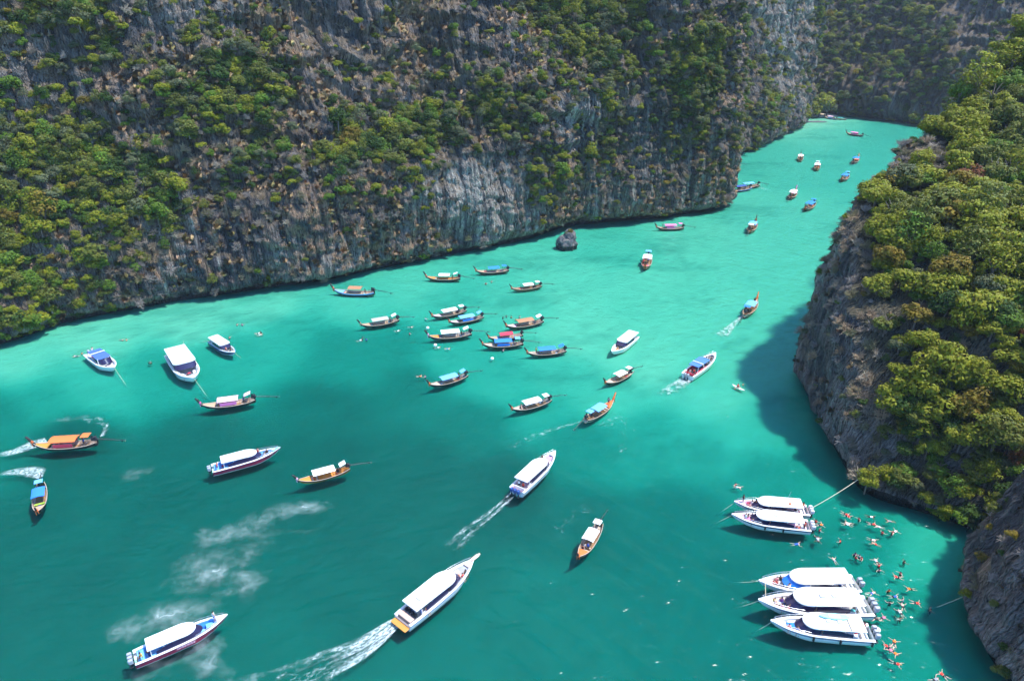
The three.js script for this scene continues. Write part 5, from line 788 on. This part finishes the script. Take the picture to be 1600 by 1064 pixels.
crowd('S13', [[4.3, 0, 'sitting', 6, 180, 'foremost'], [3.6, -0.5, 'sitting', 4, 90, 'at the far side'], [3.3, 0.45, 'sitting', 5, -90, 'near the front'], [2.8, -0.5, 'sitting', 0, 90, 'midway along the far side'], [2.6, 0.4, 'sitting', 6, -60, 'midway along the near side'], [2.2, 0.8, 'sitting', 0, -90, 'by the windscreen']], 'the middle of three');
crowd('S14', [[3.9, -0.4, 'sitting', 0, 90, 'in front'], [3.0, -0.6, 'sitting', 3, 90, 'at the far side']], 'the nearest of three');
crowd('S4', [[3.6, -0.3, 'sitting', 2, 90, 'in front'], [3.1, 0.2, 'sitting', 7, -90, 'behind the foremost'], [2.2, -0.9, 'standing', 0, 30, 'beside the windscreen']], 'the farther maroon speedboat');
crowd('S5', [[4.3, -0.2, 'standing', 1, 0, 'alone']], 'the nearer maroon speedboat');
crowd('S7', [[2.6, -0.8, 'sitting', 4, 90, 'on the far side'], [3.3, 0.6, 'sitting', 0, -90, 'on the near side'], [3.9, 0.5, 'sitting', 2, -90, 'forward on the near side']], 'the motor yacht');
crowd('S6', [[3.2, -0.9, 'standing', 2, 90, 'alone']], 'the central white speedboat');
crowd('S9', [[3.2, 0.4, 'sitting', 2, -90, 'at the near side'], [3.0, -0.5, 'sitting', 7, 90, 'at the far side'], [2.5, 0.2, 'sitting', 5, 180, 'behind the others']], 'the moving blue-awninged speedboat');
crowd('S8', [[3.0, 0, 'sitting', 6, 0, 'alone']], 'the speedboat on the shallows');
crowd('S3', [[3.4, 0.4, 'sitting', 1, -90, 'in front'], [2.9, -0.4, 'sitting', 2, 90, 'at the far side'], [2.5, 0.5, 'standing', 0, -90, 'at the near side']], 'the purple-striped speedboat');
crowd('S2', [[3.9, 0.3, 'sitting', 2, 0, 'foremost']], 'the big square-roofed speedboat');
for (const [boat, x, z, pose, o, turn, label] of [
  ['S6', -4.6, 0.5, 'standing', { shirt: 'red', skin: 'tanned' }, 180, 'person in a red top standing at the stern of the central white speedboat'], ['S6', -4.5, -0.4, 'standing', { shirt: 'white' }, 200, 'person in a white top standing at the stern of the central white speedboat'],
  ['S7', -3.9, -1.0, 'standing', { shirt: 'blue', shorts: 'black' }, 180, 'person in a blue top standing at the far corner of the yacht'], ['S7', -3.7, 0.95, 'standing', { shirt: 'blue', shorts: 'blue' }, 170, 'person in a blue top standing at the near corner of the yacht'], ['S7', -3.0, 1.05, 'sitting', { shirt: 'red' }, -90, 'person in a red top seated at the near side of the yacht'],
  ['S9', -4.1, 0.5, 'standing', { shirt: 'red' }, 180, 'person in a red top at the stern of the blue-awninged speedboat under way'], ['S9', -4.2, -0.3, 'sitting', { shirt: 'white' }, 180, 'person in a white top at the stern of the blue-awninged speedboat under way'],
  ['S5', -5.0, 0.3, 'sitting', { shirt: 'yellow', skin: 'brown' }, 180, 'person in a yellow top at the motors of the maroon speedboat, lower left'], ['S4', -4.9, 0.3, 'standing', { shirt: 'red' }, 180, 'person in a red top at the stern of the maroon speedboat left of centre'],
  ['S10', -5.0, 0.4, 'standing', { vest: 'orange' }, 200, 'person in an orange life vest at the stern of the farther moored speedboat'], ['S11', -4.9, -0.6, 'standing', { vest: 'red' }, 180, 'person in a red life vest at the stern of the nearer moored speedboat'], ['S14', -5.0, 0.5, 'standing', { vest: 'red' }, 190, 'person in a red life vest at the stern of the nearest of three speedboats'],
]) ON(boat, x, z, pose === 'standing' ? 0.35 : 0.78, pose, o, turn, label);
const LTP = (boat, x, z, pose, o, turn, label) => { const u = (x + 4.6) / 9.1, y = x > 2.1 ? LT.hs(u) - 0.03 : Math.max(0.08, LT.hk(u) + 0.36); ON(boat, x, z, pose === 'sitting' && x <= 2.1 ? y + 0.32 : pose === 'sitting' ? y + 0.02 : y, pose, o, turn, label); };
LTP('L18', -2.6, 0.2, 'standing', { shirt: 'blue', skin: 'brown' }, 0, 'person in a blue top steering the orange-canopied longtail boat');
LTP('L21', 1.6, -0.4, 'standing', { shirt: 'blue', skin: 'brown' }, 180, 'person in a blue top standing before the canopy of the nearest longtail boat');
LTP('L21', 2.0, 0.3, 'sitting', { shirt: 'black' }, 0, 'person in a black top seated on the nearest longtail boat'); LTP('L21', 1.4, 0.2, 'sitting', { shirt: 'white' }, 0, 'person in a white top seated on the nearest longtail boat');
LTP('L14', 2.6, -0.2, 'sitting', { shirt: 'black', skin: 'fair' }, 180, 'person in a black top on the bow of the white-canopied longtail below the cluster'); LTP('L14', 2.2, 0.3, 'sitting', { shirt: 'grey', skin: 'fair' }, 180, 'person in a grey top on the bow of the white-canopied longtail below the cluster');
LTP('L12', 2.5, -0.2, 'standing', { shirt: 'yellow', skin: 'brown' }, 0, 'person in yellow on the bow of the blue longtail beside the white speedboat');
LTP('L16', 2.9, 0, 'standing', { shirt: 'grey', skin: 'brown' }, 0, 'person in grey on the bow of the blue longtail with curved wake'); LTP('L16', -2.6, 0, 'standing', { shirt: 'black', skin: 'brown' }, 0, 'person in black steering the blue longtail that trails a curved wake');
LTP('L25', 2.7, 0, 'standing', { shirt: 'black' }, 0, 'person in black on the bow of the longtail boat speeding away'); LTP('L25', -2.7, 0.1, 'standing', { shirt: 'black', skin: 'brown' }, 0, 'person in black steering the longtail boat speeding away');
LTP('L17', 1.9, 0.1, 'sitting', { shirt: 'white' }, 180, 'person in a white top in front of the pink canopy'); LTP('L17', -2.6, 0, 'standing', { shirt: 'blue', skin: 'brown' }, 0, 'person in a blue top at the stern of the pink longtail boat');
LTP('L20', -2.5, 0.1, 'sitting', { shirt: 'black', skin: 'brown' }, 90, 'person in black seated at the stern of the amber longtail boat');
LTP('L22', 2.4, 0, 'standing', { shirt: 'black' }, 0, 'person in black on the bow of the pink longtail near the cliff corner'); LTP('L24', 2.1, 0.2, 'sitting', { shirt: 'red', skin: 'fair' }, 0, 'person in a red top in the bow of the red-lined longtail boat'); LTP('L24', 2.0, -0.3, 'sitting', { shirt: 'white', skin: 'fair' }, 0, 'person in a white top in the bow of the red-lined longtail boat');
LTP('L23', 2.6, 0, 'standing', { shirt: 'black' }, 0, 'person in black on the bow of the blue and white longtail in the channel'); LTP('L3', 1.9, 0, 'sitting', { shirt: 'red', skin: 'fair' }, 180, 'person in a red top before the canopy of the blue longtail by the cliff'); LTP('L9', 1.9, 0.1, 'sitting', { shirt: 'grey' }, 180, 'person in a grey top in front of the rust-brown canopy');

for (const [k, w, l] of [['L2', 'black', 'the amber-lined longtail near the cliff'], ['L4', 'white', 'the brown longtail below the islet'], ['L5', 'grey', 'the longtail with a grey-brown canopy'], ['L6', 'blue', 'the topmost white longtail of the cluster'], ['L8', 'black', 'the orange-decked longtail of the cluster'], ['L11', 'blue', 'the blue-clothed longtail'], ['L13', 'black', 'the sky-blue longtail at the deep edge'], ['L15', 'grey', 'the small longtail below the white speedboat'], ['L1', 'black', 'the brown-canopied longtail by the cliff']]) LTP(k, -2.5, 0.1, 'standing', { shirt: w, skin: 'brown' }, 0, `person in ${w} at the stern of ${l}`);
// ---------------------------------------------------------------- kayak, floats, buoys
{
  const k = thing('kayak', 'small white kayak with one paddler on the pale water left of the headland', 'kayak');
  part('hull', cached('kayak', () => loft(US.map((u) => { const w = 0.42 * Math.sin(Math.PI * clamp(u, 0.02, 0.98)) ** 0.6, r = []; for (let i = 0; i < 12; i++) { const a = i / 12 * 6.2832; r.push([-1.9 + 3.8 * u, 0.13 + 0.17 * Math.sin(a) + 0.15 * (2 * u - 1) ** 2, w * Math.cos(a)]); } return r; }), true)), paint([0.85, 0.8, 0.66]), k);
  part('seat', box(0.5, 0.1, 0.45, -0.2, 0.32, 0), paint('amber'), k);
  k.position.copy(at(1154, 607)); k.rotation.y = -0.95; k.scale.setScalar(0.72); k.updateMatrixWorld();
  const pd = thing('paddle', 'double paddle held across the white kayak', 'paddle'); part('shaft', cyl(0.018, 0.018, [0, 0.02, -1.0], [0, -0.02, 1.0]), paint('black'), pd); part('blade', merge([box(0.04, 0.18, 0.42, 0, 0.02, -1.1), box(0.04, 0.18, 0.42, 0, -0.02, 1.1)]), paint('orange'), pd); pd.position.copy(k.localToWorld(V(0.15, 0.6, 0))); pd.rotation.y = k.rotation.y;
  person('sitting', { vest: 'red', skin: 'fair' }, k.localToWorld(V(-0.2, 0.36, 0)), k.rotation.y, 'person in a red vest paddling the white kayak', 'people on the boats');
  for (const [x, y, l] of [[769, 561, 'white mooring buoy below the blue-clothed longtail boat'], [668, 513, 'white float off the bow of the orange-decked longtail boat'], [680, 540, 'white float below the orange-decked longtail boat'], [234, 568, 'dark mooring buoy between two anchored speedboats'], [1278, 843, 'small white buoy behind the moored pair'], [1371, 985, 'white buoy at the motors of the nearest of three speedboats']]) {
    const b = thing('buoy', l, 'buoy'), c = l.startsWith('dark') ? [0.05, 0.09, 0.05] : [0.85, 0.85, 0.83], s = l.includes('small') ? 0.5 : 1;
    const g = new THREE.SphereGeometry(0.36 * s, 16, 12); g.scale(1, 0.8, 1); part('float', g, paint(c), b); part('eye', (() => { const t = new THREE.TorusGeometry(0.09 * s, 0.025 * s, 6, 12); t.translate(0, 0.34 * s, 0); return t; })(), paint('grey'), b); b.position.copy(at(x, y)).setY(0.1);
  }
}
// ---------------------------------------------------------------- ropes
const rope = (a, b, sag, label, r = 0.035, c = [0.5, 0.5, 0.36]) => { const m = a.clone().add(b).multiplyScalar(0.5); m.y -= sag; tag(part(numbered('mooring_rope'), new THREE.TubeGeometry(new THREE.QuadraticBezierCurve3(a, m, b), 24, r, 5), paint(c, 0.9)), label, 'rope'); };
const bowOf = (k, y = 1.5) => boats[k].localToWorld(V(5.7, y, 0)), sternOf = (k, z = 0) => boats[k].localToWorld(V(-5.7, 0.9, z));
rope(bowOf('S1'), at(202, 607).setY(-0.8), 0.1, 'anchor rope running down from the bow of the blue-awninged speedboat');
rope(bowOf('S2'), at(328, 622).setY(-0.8), 0.1, 'anchor rope from the bow of the big square-roofed speedboat');
rope(sternOf('S2', -0.9), at(286, 524).setY(-0.5), 0.1, 'stern rope of the big square-roofed speedboat toward the cliff');
rope(bowOf('S3'), at(378, 558).setY(-0.6), 0.05, 'anchor rope from the bow of the purple-striped speedboat'); rope(sternOf('S3'), at(308, 532).setY(-0.4), 0.05, 'stern rope of the purple-striped speedboat');
rope(bowOf('S10'), at(1120, 796).setY(-1.0), 0.1, 'bow rope of the farther moored speedboat'); rope(bowOf('S11'), at(1112, 812).setY(-1.0), 0.1, 'bow rope of the nearer moored speedboat');
rope(bowOf('S12'), at(1138, 899).setY(-1.0), 0.4, 'bow rope of the farthest of three speedboats'); rope(bowOf('S13'), at(1146, 941).setY(-1.0), 0.3, 'bow rope of the middle of three speedboats'); rope(bowOf('S14'), at(1176, 980).setY(-1.0), 0.3, 'bow rope of the nearest of three speedboats');
rope(boats.S12.localToWorld(V(5.2, 1.5, 0)), boats.S13.localToWorld(V(5.2, 1.5, 0)), 0.15, 'short rope tying two of the three moored bows together', 0.04, [0.6, 0.5, 0.3]);
rope(sternOf('S10'), at(1350, 767).setY(3.2), 0.6, 'long taut rope from the moored pair to the headland rock', 0.045, [0.6, 0.58, 0.45]);
rope(at(1465, 948).setY(-0.1), at(1511, 940).setY(1.2), 0.2, 'slack rope hanging from the near rock into the water');
// ---------------------------------------------------------------- foam: wakes and churned bubbles floating on the water
const foamTex = (seed, fn, w = 384, h = 128) => dataTex(w, h, (u, v, i, j) => { const a = 0.78 * fn(u, v, seed); return [a, a, a, 1]; }, { repeat: false });
const lace = (x, y, s) => { const q = Math.abs(fbm(x + s * 3.7, y, s, 3)); return smooth(0.085, 0.0, q); };
const foamMat = (t) => new THREE.MeshStandardMaterial({ color: rgb(0.56, 0.66, 0.66), roughness: 0.8, transparent: true, alphaMap: t });
let foamN = 0;
function wake(pts, widths, fn, label) {
  const c = new THREE.CatmullRomCurve3(pts.map(([x, y]) => at(x, y))), p = [], uv = [], ix = [], n = 40, m = 6;
  for (let i = 0; i <= n; i++) { const q = c.getPoint(i / n), t = c.getTangent(i / n), w = ramp(i / n, widths) / 2; for (let j = 0; j <= m; j++) { const k = j / m * 2 - 1; p.push(q.x - t.z * w * k, 0.03 + foamN * 0.004, q.z + t.x * w * k); uv.push(i / n, j / m); if (i < n && j < m) { const a = i * (m + 1) + j; ix.push(a, a + 1, a + m + 1, a + 1, a + m + 2, a + m + 1); } } }
  const g = new THREE.BufferGeometry(); g.setAttribute('position', new THREE.Float32BufferAttribute(p, 3)); g.setAttribute('uv', new THREE.Float32BufferAttribute(uv, 2)); g.setIndex(ix); g.computeVertexNormals();
  const L = c.getLength(), W = Math.max(...widths.map((w) => w[1])); foamN++;
  tag(part(numbered('foam'), g, foamMat(foamTex(foamN, (u, v, s) => fn(u, v, u * L, v * W, s)))), label, null, null, 'stuff');
}
const edge = (v, a = 0.08) => smooth(0, a, v) * smooth(1, 1 - a, v);
const spray = (fade, dens) => (u, v, x, y, s) => { const e = edge(v, 0.3), q = dens - fade * u; return clamp(e * (0.85 * smooth(0.8 - q, 1.15 - q * 0.6, 0.5 + 0.7 * fbm(x * 0.9, y * 0.9, s, 5)) + 0.5 * q * lace(x * 0.55, y * 0.55, s) * smooth(-0.2, 0.3, fbm(x * 0.4, y * 0.4, s + 9, 2)))) * (0.4 + 0.7 * smooth(-0.25, 0.2, fbm(x * 2.5, y * 2.5, s + 11, 3))) * smooth(1, 0.8, u) * smooth(0, 0.02, u); };
wake([[622, 970], [565, 1012], [500, 1044], [430, 1075], [340, 1105]], [[0, 1.4], [0.1, 2.2], [0.25, 3.0], [0.5, 4.2], [1, 6]], (u, v, x, y, s) => { const n = fbm(x * 0.22, y * 1.0, s, 5), n2 = fbm(x * 0.55, y * 0.8, s + 4, 4), w = 1 - u, core = smooth(0.05 + 0.5 * u, 0.55 + 0.45 * u, 0.5 + 0.75 * n) * smooth(0.62, 0.1, u), rim = smooth(0.6, 0.84, v) * smooth(0.99, 0.88, v) * smooth(0.3, 0.75, 0.5 + 0.8 * n2), rim2 = smooth(0.32, 0.12, v) * smooth(0.0, 0.08, v) * 0.6 * smooth(0.42, 0.8, 0.5 + 0.8 * n2); return clamp(edge(v, 0.1) * (0.95 * core + 0.55 * rim * (0.4 + 0.6 * n2 + 0.3 * w) + rim2 * 0.7 + 0.4 * lace(x * 0.3 + n2, y * 0.5 + 0.6 * n2, s) * smooth(0.35, 0.6, 0.5 + n2) * smooth(0.15, 0.4, u))) * (0.35 + 0.75 * smooth(-0.25, 0.2, fbm(x * 2.2, y * 2.2, s + 11, 3))) * smooth(0, 0.015, u) * smooth(1, 0.85, u); }, 'broad lacy white wake behind the motor yacht');
wake([[806, 769], [765, 805], [735, 828], [700, 862]], [[0, 1.3], [0.4, 1.7], [1, 3.2]], (u, v, x, y, s) => { const r = Math.max(smooth(0.3, 0.18, Math.abs(v - 0.3) * 2), smooth(0.3, 0.16, Math.abs(v - 0.75) * 2)); return clamp(edge(v) * (r * smooth(0.3, 0.7, 0.5 + 0.6 * fbm(x * 0.7, y * 1.5, s, 3)) + 0.3 * lace(x * 0.6, y * 0.6, s)) * 0.8 * (1 - 0.6 * u) * (0.35 + 0.75 * smooth(-0.25, 0.2, fbm(x * 2.5, y * 2.5, s + 11, 3))) * smooth(1, 0.8, u)); }, 'thin double wake behind the central white speedboat');
wake([[915, 657], [880, 667], [852, 676], [815, 690], [790, 700]], [[0, 0.4], [0.25, 0.7], [0.45, 1.5], [1, 2.4]], spray(0.2, 0.45), 'curved foam trail behind the blue longtail boat');
wake([[1078, 590], [1066, 598], [1045, 612], [1025, 625]], [[0, 2], [0.35, 3], [1, 4]], spray(0.75, 0.85), 'foam boiling at the stern of the blue-awninged speedboat');
wake([[1161, 493], [1148, 505], [1136, 517], [1124, 527]], [[0, 0.5], [0.4, 1.6], [1, 4.2]], spray(0.35, 0.75), 'white spray wake of the longtail boat speeding away');
wake([[72, 688], [52, 695], [22, 706], [-10, 712]], [[0, 2.2], [0.35, 3.2], [1, 1.2]], spray(0.3, 0.95), 'white bow wash beside the orange longtail boat');
wake([[158, 683], [165, 668], [160, 660], [140, 656], [105, 655]], [[0, 0.8], [0.4, 1.2], [0.7, 2.4], [1, 1.8]], spray(0.35, 0.62), 'looping foam trail behind the orange longtail boat');
wake([[62, 747], [52, 738], [30, 737], [-5, 741]], [[0, 0.8], [0.25, 3], [0.6, 2.4], [1, 1]], spray(0.35, 0.95), 'white foam behind the blue longtail boat at lower left');
wake([[1188, 293], [1198, 297], [1212, 300]], [[0, 2], [1, 3]], spray(0.4, 0.5), 'small foam streak beside the boats at the cliff corner'); wake([[1045, 370], [1055, 373], [1066, 377]], [[0, 2], [1, 3]], spray(0.3, 0.4), 'faint foam streak below the pink longtail near the cliff corner');
wake([[870, 830], [905, 800], [950, 780]], [[0, 2], [1, 5]], spray(0.2, 0.22), 'scattered foam flecks right of the central wake'); wake([[940, 668], [965, 655], [990, 690], [960, 720]], [[0, 2], [1, 5]], spray(0.2, 0.28), 'faint foam patch right of the blue longtail boat');
{   // one drifting trail of churned bubbles round and behind the maroon speedboat, thin and uneven
  const cloud = (label, spots, W, H) => {
    const P = spots.map(([x, y, rx, ry, d]) => { const c = at(x, y), e = at(x + rx, y), f = at(x, y + ry); return { x: c.x, z: c.z, rx: Math.abs(e.x - c.x), rz: Math.abs(f.z - c.z), d }; });
    const x0 = Math.min(...P.map((p) => p.x - 2 * p.rx)), x1 = Math.max(...P.map((p) => p.x + 2 * p.rx)), z0 = Math.min(...P.map((p) => p.z - 2 * p.rz)), z1 = Math.max(...P.map((p) => p.z + 2 * p.rz));
    const g = new THREE.PlaneGeometry(x1 - x0, z1 - z0, 1, 1); g.rotateX(-Math.PI / 2); g.translate((x0 + x1) / 2, 0.03 + ++foamN * 0.004, (z0 + z1) / 2);
    const t = dataTex(W, H, (u, v) => {
      const x = lerp(x0, x1, u), z = lerp(z1, z0, v), q = foamN * 7.3, wx = x + 2.6 * fbm(x * 0.16, z * 0.16, q, 4) + 0.9 * fbm(x * 0.7, z * 0.7, q + 2, 3), wz = z + 2.6 * fbm(x * 0.16, z * 0.16, q + 5, 4) + 0.9 * fbm(x * 0.7, z * 0.7, q + 8, 3);
      let m = 0; for (const p of P) m = 1 - (1 - m) * (1 - p.d * Math.exp(-1.6 * (((wx - p.x) / p.rx) ** 2 + ((wz - p.z) / p.rz) ** 2)));
      const n = 0.5 + 0.9 * fbm(x * 0.35, z * 0.35, q + 3, 6), st = 0.5 + 1.5 * fbm(x * 1.1, z * 1.1, q + 6, 5), a = clamp(m * (0.1 + 1.0 * n) * (0.45 + 0.75 * st) - 0.05) * 0.6 + 0.4 * m * m * lace(x * 0.32 + 0.4 * n, z * 0.32, q) * smooth(0.45, 0.7, n), e = edge(u, 0.06) * edge(v, 0.06);
      const k = 0.58 * a * e; return [k, k, k, 1];
    }, { repeat: false });
    tag(part(numbered('foam'), g, foamMat(t)), label, null, null, 'stuff');
  };
  cloud('thin milky trail of churned bubbles drifting behind the nearer maroon speedboat', [[255, 968, 60, 22, 0.95], [215, 985, 40, 18, 0.8], [300, 955, 50, 14, 0.5], [330, 897, 26, 24, 1], [315, 880, 40, 20, 0.5], [393, 913, 28, 26, 0.65], [375, 900, 18, 12, 0.5], [292, 888, 34, 30, 0.35], [348, 836, 40, 14, 0.7], [330, 842, 24, 12, 0.5], [385, 832, 22, 14, 0.9], [372, 868, 14, 16, 0.6], [430, 802, 36, 12, 0.7], [400, 815, 30, 14, 0.4], [485, 792, 40, 9, 0.9], [450, 800, 40, 10, 0.5], [330, 1012, 24, 20, 0.85], [320, 1038, 26, 22, 0.8], [345, 1055, 20, 16, 0.5], [345, 932, 22, 9, 0.55], [270, 1035, 50, 14, 0.45], [230, 1055, 40, 10, 0.3], [470, 835, 50, 12, 0.16], [350, 870, 40, 22, 0.3], [300, 925, 40, 22, 0.28], [405, 845, 40, 26, 0.2], [355, 905, 50, 20, 0.2], [320, 985, 40, 30, 0.2], [290, 925, 40, 12, 0.2]], 768, 768);
  cloud('faint milky patch below the orange longtail boat', [[215, 739, 18, 11, 0.55], [205, 748, 12, 8, 0.4]], 96, 96);
  cloud('faint milky wisp above the orange longtail boat', [[95, 657, 26, 5, 0.4], [130, 652, 14, 4, 0.4]], 96, 64);
}
//@@END
renderer.render(scene, camera);
